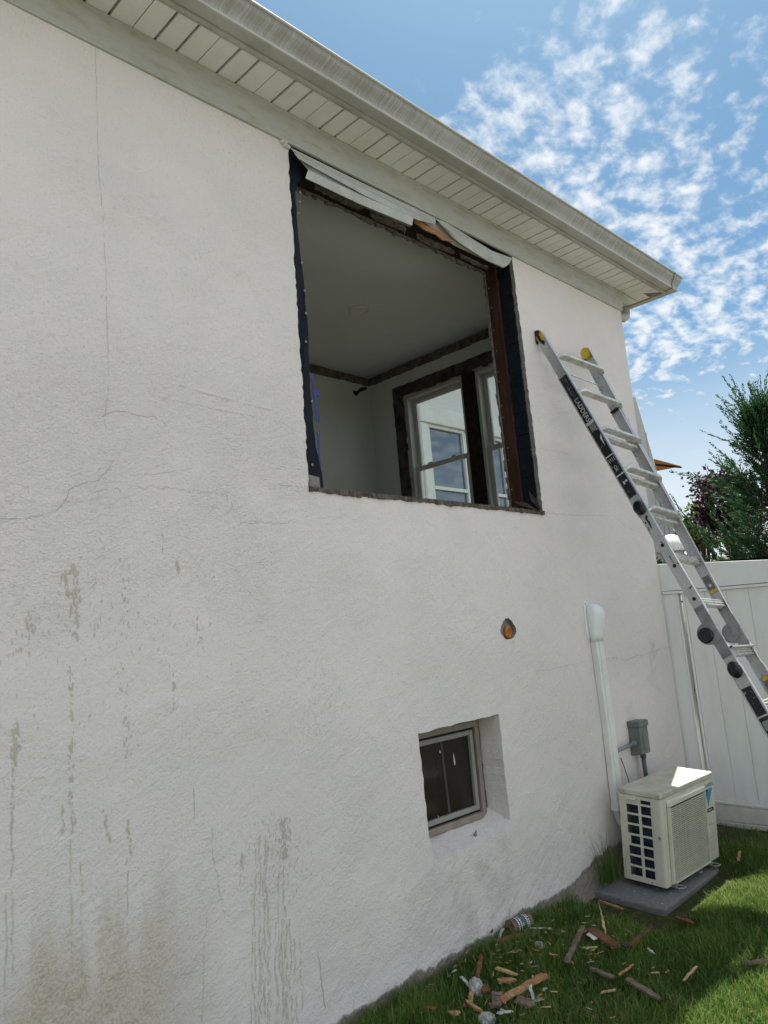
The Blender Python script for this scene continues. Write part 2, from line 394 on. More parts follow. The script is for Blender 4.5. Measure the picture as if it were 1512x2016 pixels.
def text_mesh(body, size, M, depth=.0006):
    cu = bpy.data.curves.new('lettering', 'FONT'); cu.body = body; cu.size = size; cu.align_x = 'LEFT'; cu.resolution_u = 2; cu.extrude = depth
    ob = bpy.data.objects.new('lettering', cu); COL.objects.link(ob)
    dg = bpy.context.evaluated_depsgraph_get(); me = bpy.data.meshes.new_from_object(ob.evaluated_get(dg))
    vs = [tuple(M @ v.co) for v in me.vertices]; fs = [tuple(p.vertices) for p in me.polygons]
    bpy.data.objects.remove(ob); bpy.data.curves.remove(cu); bpy.data.meshes.remove(me)
    return vs, fs
def jag(poly, step, amp, seed=1):
    """ragged copy of a closed 2-D outline"""
    rr = random.Random(seed); out = []
    for i, a in enumerate(poly):
        b = poly[(i+1) % len(poly)]; L = math.dist(a, b); n = max(1, int(L/step))
        for k in range(n):
            t = k/n; j = amp if k else amp*.3
            out.append((a[0]+(b[0]-a[0])*t+rr.uniform(-j, j), a[1]+(b[1]-a[1])*t+rr.uniform(-j, j)))
    return out

# ================================================================== HOUSE
house = empty('house', 'white stucco house with a raised eave, window torn out of its wall', 'house')
XC = 5.73
def inside(p, poly):
    c = False; n = len(poly); x, y = p
    for i in range(n):
        x1, y1 = poly[i]; x2, y2 = poly[i-1]
        if (y1 > y) != (y2 > y) and x < (x2-x1)*(y-y1)/(y2-y1)+x1: c = not c
    return c
H_OPEN = jag([(2.262, 2.262), (4.205, 2.262), (4.207, 3.0), (4.203, 4.06), (2.285, 4.06), (2.268, 3.1)], .022, .005, 3)
H_WIN = jag([(2.885, .487), (3.45, .487), (3.52, .53), (3.518, 1.092), (2.851, 1.081), (2.866, .57)], .04, .0035, 4)
hc = wy(1001, 1237)
H_HOLE = jag([(hc.x+.080*math.cos(a)*(1 if math.sin(a) < .3 else .8), hc.z-.008+(.056+.012*(math.sin(a) > 0))*math.sin(a)) for a in [k*math.pi/7 for k in range(14)]], .012, .004, 5)
def build_wall():
    outer = [(-4, -.2), (XC, -.2), (XC, .3), (XC-.004, 1.5), (XC-.012, 2.8), (XC-.016, 4.12), (-4, 4.12)]
    def resample(poly, st):
        out = []
        for i, a in enumerate(poly):
            b = poly[(i+1) % len(poly)]; n = max(1, int(math.dist(a, b)/st))
            out += [(a[0]+(b[0]-a[0])*k/n, a[1]+(b[1]-a[1])*k/n) for k in range(n)]
        return out
    loops = [resample(outer, .09), H_OPEN, H_WIN, H_HOLE]
    pts, edges = [], []
    for L in loops:
        b = len(pts); pts += L; edges += [(b+i, b+(i+1) % len(L)) for i in range(len(L))]
    B = np.array(pts)
    gx, gy = np.meshgrid(np.arange(.2, XC-.02, .05), np.arange(-.15, 4.10, .05))
    gp = np.stack([gx.ravel(), gy.ravel()], 1) + rng.uniform(-.012, .012, (gx.size, 2))
    keep = np.array([np.min(np.hypot(*(B-p).T)) > .02 for p in gp])
    gp = [tuple(p) for p, k in zip(gp, keep) if k and not any(inside(p, h) for h in (H_OPEN, H_WIN, H_HOLE))]
    allp = [Vector(p) for p in pts+gp]
    vo, eo, fo, *_ = delaunay_2d_cdt(allp, edges, [], 1, 1e-6)
    fs = []
    for f in fo:
        c = (sum(vo[i].x for i in f)/3, sum(vo[i].y for i in f)/3)
        if inside(c, outer) and not any(inside(c, h) for h in (H_OPEN, H_WIN, H_HOLE)): fs.append(tuple(f))
    from mathutils import noise
    def yy(x, z):       # gentle unevenness of the plaster
        w = noise.noise((x*.9, z*.9, 1))*.006 + noise.noise((x*2.7, z*2.7, 5))*.0035
        e = min(1, max(0, (XC-x)/.3))
        if z < .12: w -= .012*max(0, min(1, (.12-z)/.1))*(.4+noise.noise((x*6, z*5, 2)))
        return w*e
    mb = MB(); mb.add([(v.x, yy(v.x, v.y), v.y) for v in vo], fs, 0)
    for L, dep, mi in ((H_OPEN, .03, 1), (H_WIN, .15, 0), (H_HOLE, .05, 1)):
        n = len(L)
        a = [(x, yy(x, z), z) for x, z in L]
        b = [(x, dep, z + (.055 if (dep == .15 and z < .54) else 0)) for x, z in L]
        mb.add(a+b, [(i, (i+1) % n, n+(i+1) % n, n+i) for i in range(n)], mi)
    rr = random.Random(11)
    off = .0016
    def ribbon(pix, w, mi, jitter=.004, y0=off):
        P = [wy(*p) for p in pix]; pts = []
        for i in range(len(P)-1):
            n = max(2, int((P[i+1]-P[i]).length/.018))
            for k in range(n): pts.append(P[i].lerp(P[i+1], k/n)+Vector((rr.uniform(-1, 1), 0, rr.uniform(-1, 1)))*jitter)
        pts.append(P[-1])
        for i in range(len(pts)-1):
            a, b = pts[i], pts[i+1]; t = (b-a).normalized(); nn = Vector((-t.z, 0, t.x))
            wa = w*rr.uniform(.3, 1.1)
            if rr.random() < (.10 if mi == 2 else .22): continue
            vs = [a+nn*wa, a-nn*wa, b-nn*wa*.8, b+nn*wa*.8]
            mb.add([(v.x, yy(v.x, v.z)-y0, v.z) for v in vs], [(0, 1, 2, 3)], mi)
    z2 = lambda L: [(a*.463, 700+b*.463) for a, b in L]
    z3 = lambda L: [(1000+a*.3386, 600+b*.3386) for a, b in L]
    z4 = lambda L: [(1000+a*.3386, 1050+b*.3386) for a, b in L]
    ribbon([(187,95),(190,180),(193,330),(200,400),(207,520),(210,640),(212,700),(213,770),(205,825),(208,850)], .0009, 2, .002)
    ribbon(z2([(480,445),(450,500),(415,530),(350,540),(290,575),(275,620),(240,660),(180,680),(60,690),(-20,697)]), .0014, 2)
    ribbon(z2([(400,290),(450,245),(510,235),(580,255),(650,260),(710,300)]), .0013, 2)
    ribbon(z2([(1150,548),(1180,550),(1310,560)]), .0012, 2)
    ribbon(z2([(400,572),(520,566),(630,560),(740,566),(850,575),(960,596),(1030,706),(1150,712),(1260,708)]), .0011, 2, .009)
    ribbon(z2([(550,510),(630,505),(700,500),(750,485)]), .0011, 2)
    ribbon(z2([(690,750),(695,800),(692,840)]), .0011, 2)
    ribbon(z3([(205,1210),(400,1225),(610,1225),(650,1260),(700,1300),(810,1340)]), .0014, 2)
    ribbon(z3([(130,840),(200,838),(360,868)]), .0012, 2)
    ribbon(z4([(160,800),(240,795),(330,770),(465,745)]), .0012, 2)
    ribbon(z4([(550,740),(600,720),(680,740),(760,705),(780,715),(840,685),(940,660)]), .002, 2, .006)
    ribbon([(380,1555),(382,1612)], .002, 2); ribbon([(625,1870),(632,1920),(640,1985)], .0022, 2)
    # paint flecks and run marks
    def fleck(x, z, w, h, mi):
        n = rr.choice((5, 6, 7)); o_ = []
        for k in range(n):
            a = 2*math.pi*k/n; q = rr.uniform(.55, 1.15)
            X, Z = x+w*q*math.cos(a), z+h*q*math.sin(a); o_.append((X, yy(X, Z)-off*1.3, Z))
        mb.add(o_, [tuple(range(n))], mi)
    def streak(p0, p1, wpx, cnt, mi=3, size=1.0):
        for _ in range(cnt):
            t = rr.random(); q = rr.gauss(0, .5)
            P = wy(p0[0]+(p1[0]-p0[0])*t+q*wpx, p0[1]+(p1[1]-p0[1])*t)
            fleck(P.x, P.z, rr.uniform(.0018, .0042)*size, rr.uniform(.005, .016)*size, mi)
    streak((146,1108),(154,1258), 9, 46, 3, 1.15); streak((128,1128),(148,1250), 8, 22, 3)
    streak((36,1420),(28,1505), 9, 40, 3); streak((27,1512),(22,1650), 4, 26, 3, .8)
    streak((140,1310),(142,1640), 7, 60, 3, .8); streak((125,1590),(121,1640), 4, 12, 3)
    streak((204,1595),(215,1660), 7, 14, 3, .9); streak((249,1612),(257,1690), 4, 16, 3)
    streak((340,1310),(345,1405), 6, 16, 3, .8); streak((347,1105),(354,1132), 5, 12, 3)
    streak((235,1310),(258,1500), 12, 24, 3, .8); streak((245,1100),(252,1260), 10, 20, 3, .8)
    streak((190,1140),(185,1260), 10, 10, 3, .8); streak((70,1200),(40,1290), 20, 26, 3, .8)
    streak((390,1215),(392,1268), 3, 9, 3, .8)
    for _ in range(110):
        streak(*(lambda a, b: ((a, b), (a, b+8)))(rr.uniform(0, 420), rr.triangular(1070, 1520, 1200)), 2, 1, 3, .6)
    for _ in range(130):
        streak(*(lambda a, b: ((a, b), (a, b+8)))(rr.gauss(620, 22), rr.uniform(1290, 1460)), 2, 1, 3, .42)
    # long run-down lines left of the basement window
    for _ in range(250):
        a = rr.gauss(545, 26); b = rr.triangular(1590, 1800, 1660)
        streak((a, b), (a, b+10), 2, 1, 4, .62)
    streak((556,1610),(562,1690), 9, 60, 3, .9); streak((478,1680),(474,1740), 5, 22, 4, .9)
    for k in range(19):
        x0 = rr.gauss(532, 44); y0 = rr.uniform(1640, 1850); pts = []
        for j in range(12):
            yv = y0+(2030-y0)*j/11; pts.append((x0+(x0-530)*.10*j/11+rr.uniform(-2.5, 2.5), yv))
        ribbon(pts, rr.uniform(.0010, .0046), 4, .0028)
    ribbon([(415,1620),(420,1680),(430,1740),(442,1800)], .0018, 4)
    for x0, y0 in ((24, 1650), (140, 1640), (250, 1690), (160, 1700), (12, 1760)):
        ribbon([(x0+rr.uniform(-3, 3), y0+j*38) for j in range(8)], .003, 4, .003)
    # efflorescence by the corner, rust drip under the plug
    for _ in range(34):
        a = rr.gauss(1285, 3.5); b = rr.triangular(1245, 1360, 1280); P = wy(a, b); fleck(P.x, P.z, rr.uniform(.003, .008), rr.uniform(.006, .03), 5)
    for _ in range(8):
        P = wy(rr.gauss(1010, 3), rr.uniform(1262, 1275)); fleck(P.x, P.z, .002, .007, 2)
    mb.build('stucco_wall', [M_STUCCO, M_MORTAR, M_CRACK, M_FLECK, M_RUN, M_CAULK], house, fixn=False)
build_wall()

def core():
    mb = MB()      # masonry behind the plaster
    mb.box((-4, .032, -.2), (2.24, .222, 4.168)); mb.box((2.338, .032, 1.115), (4.2, .222, 2.245)); mb.box((2.24, .033, -.2), (2.337, .222, 4.168), 1)
    mb.box((4.212, .032, 1.115), (5.5, .222, 4.168))
    mb.box((2.338, .152, -.2), (2.74, .222, 1.115)); mb.box((3.60, .06, -.2), (5.5, .222, 1.115)); mb.box((2.74, .152, -.2), (3.60, .222, .5))
    mb.build('masonry', [M_MORTAR, M_PAPER], house)
    mb = MB()      # end wall facing the fence, with the two-window opening in it
    Y0, Y1, Z0, Z1 = .62, 2.243, 2.4, 3.895
    mb.box((5.5, .03, -.2), (5.712, Y0, 4.168)); mb.box((5.5, Y1, -.2), (5.612, 5.0, 4.168)); mb.box((5.613, Y1+.16, -.2), (5.712, 5.0, 4.168))
    mb.box((5.5, Y0, -.2), (5.712, Y1, Z0)); mb.box((5.5, Y0, Z1), (5.712, Y1, 4.168))
    mb.box((-4, 4.9, -.2), (5.5, 5.0, 4.168)); mb.box((-4.05, .03, -.2), (-4, 5.0, 4.168))
    mb.build('end_wall', M_STUCCO, house)
    mb = MB(); mb.box((.3, .223, 4.23), (5.5, 2.70, 4.26)); mb.box((.3, .223, 4.17), (5.5, .30, 4.229)) ; mb.build('ceiling', M_CEIL, house)
    mb = MB(); mb.box((.3, 2.70, 1.3), (5.5, 2.78, 4.26)); mb.box((.22, .223, 1.3), (.3, 2.78, 4.26))
    mb.box((5.488, .223, 1.3), (5.4995, Y0-.11, 4.229)); mb.box((5.488, Y1+.02, 1.3), (5.4995, 2.699, 4.229))
    mb.box((5.488, Y0-.11, Z1+.02), (5.4995, Y1+.02, 4.229)); mb.box((5.488, Y0-.11, 1.3), (5.4995, Y1+.02, Z0-.02))
    mb.box((.3, .2225, 1.3), (2.35, .23, 4.169)); mb.box((4.225, .2225, 1.3), (5.487, .23, 4.169)); mb.box((2.35, .2225, 1.3), (4.225, .23, 2.24))
    mb.build('room_wall', M_ROOM, house)
    mb = MB(); mb.box((.3, .23, 1.25), (5.488, 2.70, 1.3)); mb.build('room_floor', M_FLOOR, house)
    # stripped cornice band under the ceiling
    rr = random.Random(5); mb = MB()
    def band(P, Q, nrm, z0, z1, th):
        P, Q = Vector(P), Vector(Q); n = 40
        for k in range(n):
            a, b = P.lerp(Q, k/n), P.lerp(Q, (k+1)/n-.0005); j0, j1 = rr.uniform(0, .010), rr.uniform(0, .006)
            vs = [a, b, b+nrm*th, a+nrm*th]
            mb.hexa([(v.x, v.y, z0+j0) for v in vs], [(v.x, v.y, z1-j1) for v in vs])
    band((1.5, 2.699, 0), (5.47, 2.699, 0), Vector((0, -1, 0)), 4.135, 4.222, .014)
    band((5.487, 2.69, 0), (5.487, .24, 0), Vector((-1, 0, 0)), 4.135, 4.222, .014)
    mb.build('stripped_cornice', M_TRIMWOOD, house)
    # torn black mark on the back wall
    mb = MB(); P = [wy(*p, 2.694) for p in ((694,769),(703,770),(709,764),(720,761),(723,766),(716,769),(708,772),(702,780),(698,777))]
    mb.add([tuple(p) for p in P], [tuple(range(len(P)))]); mb.build('wall_hole', M_BLACKGAP, house, solid=.004)
    # recessed lamp
    mb = MB(); Mx = Matrix.Translation((4.253, 1.54, 4.2285))
    mb.lathe([(.085, 0), (.085, -.008), (.072, -.014), (.060, -.010), (.056, 0)], 32, 0, Mx)
    lt = mb.build('recessed_lamp', M_LAMP, house, smooth=True)
    mb = MB(); mb.lathe([(.0, -.004), (.055, -.004), (.055, -.001), (0, -.001)], 32, 0, Mx); mb.build('lens', M_WHITE, lt)
    # casing of the end-wall windows: stripped, ragged wood
    mb = MB(); rr = random.Random(8)
    def rag(y0, y1, z0, z1, x0, x1, n, vert):
        for k in range(n):
            t0, t1 = k/n, (k+1)/n-.001; j, i = rr.uniform(-.008, .008), rr.uniform(-.004, .004)
            if vert: mb.box((x0+rr.uniform(0, .004), y0+j, z0+(z1-z0)*t0), (x1, y1+i, z0+(z1-z0)*t1))
            else: mb.box((x0+rr.uniform(0, .004), y0+(y1-y0)*t0, z0+j), (x1, y0+(y1-y0)*t1, z1+i))
    rag(Y1+.002, Y1+.135, 2.3, 4.01, 5.474, 5.4875, 26, True); rag(.5, Y1+.135, Z1+.004, 4.012, 5.472, 5.4862, 30, False)
    mb.build('window_casing', M_ROUGHWOOD, house)
    mb = MB(); mb.box((5.476, 1.368, 2.35), (5.66, 1.503, Z1)); mb.build('window_mullion', M_DARKWOOD, house, bevel=.004)
    def dh(y0, y1):
        def fr(x0, x1, a, b, c, d, w):
            m_ = MB(); m_.box((x0, a, c), (x1, a+w, d)); m_.box((x0, b-w, c), (x1, b, d)); m_.box((x0, a+w, d-w), (x1, b-w, d)); m_.box((x0, a+w, c), (x1, b-w, c+w)); return m_
        f = fr(5.50, 5.612, y0+.002, y1-.002, Z0+.002, Z1-.002, .032).build('double_hung_window', M_VINYL, house, bevel=.004)
        f2 = fr(5.535, 5.562, y0+.034, y1-.034, Z0+.034, 3.175, .045).build('sash', M_VINYL, f, bevel=.004)
        f3 = fr(5.574, 5.601, y0+.034, y1-.034, 3.14, Z1-.034, .045).build('sash', M_VINYL, f, bevel=.004)
        m_ = MB(); m_.box((5.552, y0+.08, Z0+.08), (5.556, y1-.08, 3.129)); m_.build('pane', M_GLASS, f2)
        m_ = MB(); m_.box((5.590, y0+.08, 3.186), (5.594, y1-.08, Z1-.08)); m_.build('pane', M_GLASS, f3)
        m_ = MB()
        for q in (.3, .7): yq = y0+(y1-y0)*q; m_.box((5.53, yq-.025, 3.1755), (5.56, yq+.025, 3.188))
        m_.build_each('sash_lock', M_VINYL, f, bevel=.003)
    dh(1.505, Y1); dh(Y0, 1.366)
core()

def eaves():
    # frieze board: a slightly raked, wrapped board with lips, along the wall and round the end wall
    prof = [(.004, 4.020), (-.010, 4.022), (-.014, 4.032), (-.011, 4.036), (-.026, 4.150), (-.038, 4.158), (-.040, 4.169), (.02, 4.169)]
    mb = MB(); xe = XC+.012
    def carry(p, t):
        if t == 0: return (-4, p[0], p[1])
        if t == 1: return (xe-p[0]-.02, p[0], p[1])
        return (xe-p[0]-.02, 5.0, p[1])
    mb.loft([[carry(p, t) for p in prof] for t in (0, 1, 2)]); mb.build('frieze_board', M_FRIEZE, house, bevel=.002)
    # soffit: grooved panels, mitred at the corner
    mb = MB(); yo = -.240; zs = 4.170; xs = 5.775; i = 0
    pit = .1036; x = 1.0-.1036*50; seams = []
    k = 0
    def endy(x): return max(yo, min(-.036, -(x-xs)-.036)) if x > xs else -.036
    x0 = .2615-4*0; x = -3.88+.034
    while x < 6.03:
        kind = k % 3; g = .0045 if kind == 0 else .013
        a, b = x+g/2, min(x+pit-(.0045 if (k+1) % 3 == 0 else .013)/2, 6.03)
        ya, yb = endy(a), endy(b)
        if ya > yo+.002:
            mb.add([(a, ya, zs), (b, yb, zs), (b, yo, zs), (a, yo, zs)], [(0, 1, 2, 3)])
            dep = .010
            for xa, yy_ in ((a, ya), (b, yb)): mb.add([(xa, yy_, zs), (xa, yo, zs), (xa, yo, zs+dep), (xa, yy_, zs+dep)], [(0, 1, 2, 3)])
            mb.add([(a-g, ya, zs+dep), (a, ya, zs+dep), (a, yo, zs+dep), (a-g, yo, zs+dep)], [(0, 1, 2, 3)], 1)
        x += pit; k += 1
    y = yo; k = 0
    while y < 5:      # the return along the end wall: boards run the other way
        g = .005; a, b = y+g, y+pit
        xi = XC+.03; xa, xb = (max(xi, xs-a-.036), max(xi, xs-b-.036)) if a < 0 else (xi, xi)
        if a > yo+.02: mb.add([(xa, a, zs+.001), (xb, b, zs+.001), (6.02, b, zs+.001), (6.02, a, zs+.001)], [(0, 1, 2, 3)])
        mb.add([(xi, b, zs+.008), (6.02, b, zs+.008), (6.02, b+g, zs+.008), (xi, b+g, zs+.008)], [(0, 1, 2, 3)], 1)
        y += pit; k += 1
    mb.add([(-4, -.03, zs+.012), (6.03, -.03, zs+.012), (6.03, yo, zs+.012), (-4, yo, zs+.012)], [(0, 1, 2, 3)], 1)
    mb.add([(XC+.02, -.03, zs+.0125), (6.03, -.03, zs+.0125), (6.03, 5, zs+.0125), (XC+.02, 5, zs+.0125)], [(0, 1, 2, 3)], 1)
    # mitre strip
    d = Vector((1, -1, 0)).normalized(); nn = Vector((1, 1, 0)).normalized()*.011
    P, Q = Vector((xs-.012, -.032, zs-.002)), Vector((xs+.205, yo, zs-.002))
    mb.add([tuple(P-nn), tuple(P+nn), tuple(Q+nn), tuple(Q-nn)], [(0, 1, 2, 3)], 0)
    mb.build('soffit', [M_SOFFIT, M_GROOVE], house, fixn=False)
    XS = 5.79
    def sweep(prof, name, mats, mis=None, closed=True, bev=0):
        mb = MB(); n = len(prof)
        st = lambda p, t: (-4, -p[0], p[1]) if t == 0 else ((XS+p[0], -p[0], p[1]) if t == 1 else (XS+p[0], 5.2, p[1]))
        rings = [[st(p, t) for p in prof] for t in (0, 1, 2)]
        vs = [v for r in rings for v in r]; rng_ = range(n) if closed else range(n-1)
        for j in range(2):
            for i in rng_:
                mb.add([vs[j*n+i], vs[j*n+(i+1) % n], vs[(j+1)*n+(i+1) % n], vs[(j+1)*n+i]], [(0, 1, 2, 3)], mis[i] if mis else 0)
        return mb
    # fascia with J-trim
    sweep([(.236, 4.162), (.250, 4.160), (.262, 4.163), (.262, 4.30), (.236, 4.30)], 'f', None).build('fascia', M_FRIEZE, house, fixn=False)
    gp = [(.263, 4.176), (.266, 4.172), (.322, 4.172), (.328, 4.175), (.330, 4.186), (.326, 4.190), (.328, 4.205), (.335, 4.222), (.346, 4.240), (.355, 4.256), (.360, 4.272), (.361, 4.282), (.370, 4.284), (.373, 4.290), (.371, 4.297), (.358, 4.297), (.356, 4.290), (.350, 4.285), (.330, 4.225), (.318, 4.18), (.27, 4.18)]
    mi = [0, 0, 0, 0, 0, 1, 1, 1, 1, 1, 1, 0, 0, 0, 0, 2, 2, 2, 2, 2, 2]
    sweep(gp, 'g', None, mi).build('gutter', [M_GBOT, M_GFACE, M_GAP], house, fixn=False)
    # the mitre seam cover near the corner
    mb = MB(); off = .0022
    gg = gp[1:15]
    for xa, xb in ((XS+.21, XS+.222),):
        for i in range(len(gg)-1):
            a, b = gg[i], gg[i+1]; e = lambda p: (p[0]+off*(1 if p[0] > .31 else 0), p[1]-off*(1 if p[1] < 4.18 else 0))
            a, b = e(a), e(b); mb.add([(xa, -a[0], a[1]), (xb, -a[0], a[1]), (xb, -b[0], b[1]), (xa, -b[0], b[1])], [(0, 1, 2, 3)])
    mb.build('gutter_seam', M_GAP, house, fixn=False)
    # hip roof
    mb = MB(); e = .335; zr = 4.305; xr = XS+e; rise = .42
    A, B_, C_, D_ = (-4.3, -e, zr), (xr, -e, zr), (xr, 5.3, zr), (-4.3, 5.3, zr); h = (5.3+e)/2
    E_, F_ = (xr-h, (5.3-e)/2, zr+h*rise), (-4.3+h, (5.3-e)/2, zr+h*rise)
    dn = lambda p: (p[0], p[1], p[2]-.02)
    mb.add([A, B_, C_, D_, E_, F_], [(0, 1, 4, 5), (1, 2, 4), (2, 3, 5, 4), (3, 0, 5)])
    mb.add([dn(A), dn(B_), dn(C_), dn(D_), A, B_, C_, D_], [(0, 1, 5, 4), (1, 2, 6, 5), (2, 3, 7, 6), (3, 0, 4, 7), (0, 3, 2, 1)])
    mb.build('roof', M_SHINGLE, house, fixn=False)
    # downspout elbow under the end-wall gutter
    mb = MB(); P = [(6.03, .10, 4.19), (6.03, .10, 4.12), (6.015, .10, 4.085), (5.96, .10, 4.055), (5.90, .10, 4.045), (5.80, .10, 4.03), (5.78, .10, 3.98), (5.775, .10, 3.8), (5.775, .10, .15)]
    mb.tube(P, .036, 12); mb.build('downspout', M_GBOT, house, smooth=True)
eaves()

M_SILLMORT = mat('sooty_mortar', wood_fn((.045, .036, .028), (.15, .125, .10), (1, 1, 1), 30))
def opening():
    # tar paper over the sheathing on the left, ragged and bowed
    def strip(pix, y, name, m, th=.004, par=house):
        mb = MB(); P = [wy(p[0], p[1], p[2] if len(p) > 2 else y) for p in pix]
        mb.add([tuple(p) for p in P], [tuple(range(len(P)))]); return mb.build(name, m, par, solid=th)
    rr = random.Random(21)
    L = [(568, 292), (571, 340), (578, 430), (583, 520), (587, 600), (592, 690), (597, 780), (601, 860), (605, 958)]
    Rr = [(606, 330), (581, 372), (586, 450), (594, 520), (601, 590), (607, 660), (609, 730), (612, 775), (617, 830), (622, 880), (634, 935), (637, 963)]
    mb = MB(); N = 40
    def interp(A, py):
        for i in range(len(A)-1):
            if A[i][1] <= py <= A[i+1][1]: t = (py-A[i][1])/(A[i+1][1]-A[i][1]); return A[i][0]+(A[i+1][0]-A[i][0])*t
        return A[0][0] if py < A[0][1] else A[-1][0]
    cols = 5; V = []
    for k in range(N+1):
        py = 296+(962-296)*k/N; a, b = interp(L, py)-8, interp(Rr, py)+rr.uniform(-1, 1)
        for c in range(cols):
            t = c/(cols-1); y = .030+.010*math.sin(py*.02+c)*(t > 0)-(.007 if c == 2 else 0)+rr.uniform(-.0015, .0015)
            V.append(tuple(wy(a+(b-a)*t, py, max(y, .024))))
    mb.add(V, [(k*cols+c, k*cols+c+1, (k+1)*cols+c+1, (k+1)*cols+c) for k in range(N) for c in range(cols-1)])
    o = mb.build('building_paper', M_PAPER, house, smooth=True)
    mb = MB()
    for py in sorted(rr.uniform(330, 950) for _ in range(9)):
        P = wy(interp(L, py)+rr.uniform(9, 17), py, .020); mb.lathe([(0, -.003), (.006, -.002), (.007, .002), (0, .004)], 8, 0, Matrix.Translation(P) @ Matrix.Rotation(R(90), 4, 'X'))
    mb.build_each('nail_head', M_MORTAR, house)
    # right jamb: black paper return, then the brown stud
    mb = MB(); n = 36
    for k in range(n):
        z0, z1 = 2.265+(4.0-2.265)*k/n, 2.265+(4.0-2.265)*(k+1)/n
        mb.box((4.199+rr.uniform(-.003, .003), .031, z0), (4.211, .130+rr.uniform(-.004, .004), z1-.0004))
    mb.build('building_paper', M_PAPER, house, bevel=.002)
    mb = MB(); mb.box((4.186, .134, 2.255), (4.211, .221, 4.0)); stud = mb.build('jamb_stud', M_STUD, house, bevel=.003)
    mb = MB()
    for k in range(12):
        z = 2.36+k*.135+rr.uniform(-.05, .05); mb.lathe([(0, -.004), (.005, -.003), (.006, .0), (0, .002)], 7, 0, Matrix.Translation((4.185, .205+rr.uniform(-.008, .008), z)) @ Matrix.Rotation(R(90), 4, 'Y'))
    mb.build_each('nail', M_LATH, stud)
    mb = MB()          # ragged plaster rim inside the stud
    for k in range(44):
        z0 = 2.27+(3.96-2.27)*k/44; mb.box((4.178+rr.uniform(-.006, .006), .2215, z0), (4.215, .236+rr.uniform(-.004, .008), z0+.0375))
    mb.build('plaster_rim', M_LATH, house)
    # sill: dark board and torn mortar lip
    mb = MB(); n = 150; q0 = 0
    for k in range(n):
        x0 = 2.262+(4.212-2.262)*k/n; x1 = 2.262+(4.212-2.262)*(k+1)/n-.0002; q0 = q0*.75+rr.uniform(-.0022, .0022)
        mb.box((x0, -.008+q0+rr.uniform(-.0015, .001), 2.246+q0*1.3+rr.uniform(-.0015, .0015)), (x1, .03, 2.2700+rr.uniform(-.0015, .0015)))
    mb.build('sill_lip', M_SILLMORT, house)
    mb = MB(); mb.box((2.30, .031, 2.2455), (4.20, .221, 2.2745)); mb.build('sill_board', M_DARKWOOD, house, bevel=.004)
    # bent offcut at the lower right corner
    mb = MB(); P = [wy(*p, -.012) for p in ((1010, 987), (1036, 990), (1070, 1012), (1062, 1007), (1016, 992))]
    mb.add([tuple(p) for p in P], [tuple(range(5))])
    P = [wy(*p, .01) for p in ((1040, 965), (1056, 985), (1068, 1008), (1060, 1002), (1044, 985))]
    mb.add([tuple(p) for p in P], [tuple(range(5))])
    mb.build('broken_sill_end', M_DARKWOOD, house, solid=.006)
    # grey shim at the foot of the left paper
    strip([(608, 935, .018), (628, 940, .018), (630, 962, .018), (608, 960, .018)], .018, 'shim', M_MORTAR, .006)
    # header
    mb = MB(); n = 26
    for k in range(n):
        x0 = 2.27+(4.21-2.27)*k/n; x1 = 2.27+(4.21-2.27)*(k+1)/n-.0003
        mb.box((x0, .034, 4.003+rr.uniform(-.004, .004)), (x1, .10+rr.uniform(-.006, .006), 4.168))
        mb.box((x0, .115+rr.uniform(-.006, .006), 3.996+rr.uniform(-.005, .004)), (x1, .2215, 4.168))
    hd = mb.build('header', M_DARKWOOD, house)
    mb = MB(); z1 = lambda a, b, z: (lambda d: CAM+d*((z-CAM.z)/d.z))(ray(520+a*.3968, 240+b*.3968))
    for poly in ([(250,308),(330,345),(420,385),(490,425),(480,440),(440,425),(400,408),(330,372),(255,335)], [(525,448),(600,480),(700,522),(698,545),(640,520),(560,492),(530,470)],
                 [(757,558),(850,598),(940,640),(940,655),(860,628),(800,605),(760,580)], [(970,655),(1040,690),(1112,722),(1105,735),(1030,700),(975,672)]):
        pl = jag([tuple(z1(a, b, 3.988))[:2] for a, b in poly], .012, .007, len(poly))
        mb.hexa([(x, y, 3.986) for x, y in pl], [(x, y, 3.998) for x, y in pl])
    mb.build_each('mortar_remains', M_LATH, hd)
    mb = MB()          # plaster edge of the ceiling under the header
    for k in range(60):
        x0 = 2.36+(4.19-2.36)*k/60; mb.box((x0, .2225, 3.985+rr.uniform(-.012, .008)), (x0+.0302, .236+rr.uniform(0, .006), 4.168))
    mb.build('plaster_rim', M_LATH, house)
    # hanging bits
    mb = MB()
    for (a, b, c, d, w) in ((700,500,696,565,3), (565,515,566,540,1.6), (855,600,852,625,1.5)):
        P, Q = wy(520+a*.3968, 240+b*.3968, .01), wy(520+c*.3968, 240+d*.3968, .0)
        mb.tube([P, P.lerp(Q, .5)+Vector((.002, 0, 0)), Q], [.0022*w/2, .002*w/2, .0006], 5)
    P = wy(520+645*.3968, 240+560*.3968, .2)
    mb.tube([P+Vector((0, 0, .02)), P, P+Vector((.006, 0, -.01))], [.012, .018, .006], 6)
    mb.build_each('hanging_splinter', M_LATH, house)
    # head flashing: left length, folded metal in three facets
    zz = lambda a, b, y: wy(520+a*.3968, 240+b*.3968, y)
    def facets(rows, name, m, th=.0025):
        mb = MB(); n = 28; V = []
        def at(row, t):
            q = t*(len(row)-1); i = min(int(q), len(row)-2); f = q-i
            return [row[i][j]+(row[i+1][j]-row[i][j])*f for j in range(3)]
        for row in rows:
            for k in range(n+1):
                a, b, y = at(row, k/n); V.append(tuple(zz(a, b, y+rr.uniform(-.0012, .0012))))
        w = n+1
        mb.add(V, [(r*w+k, r*w+k+1, (r+1)*w+k+1, (r+1)*w+k) for r in range(len(rows)-1) for k in range(n)])
        return mb.build(name, m, house, solid=th)
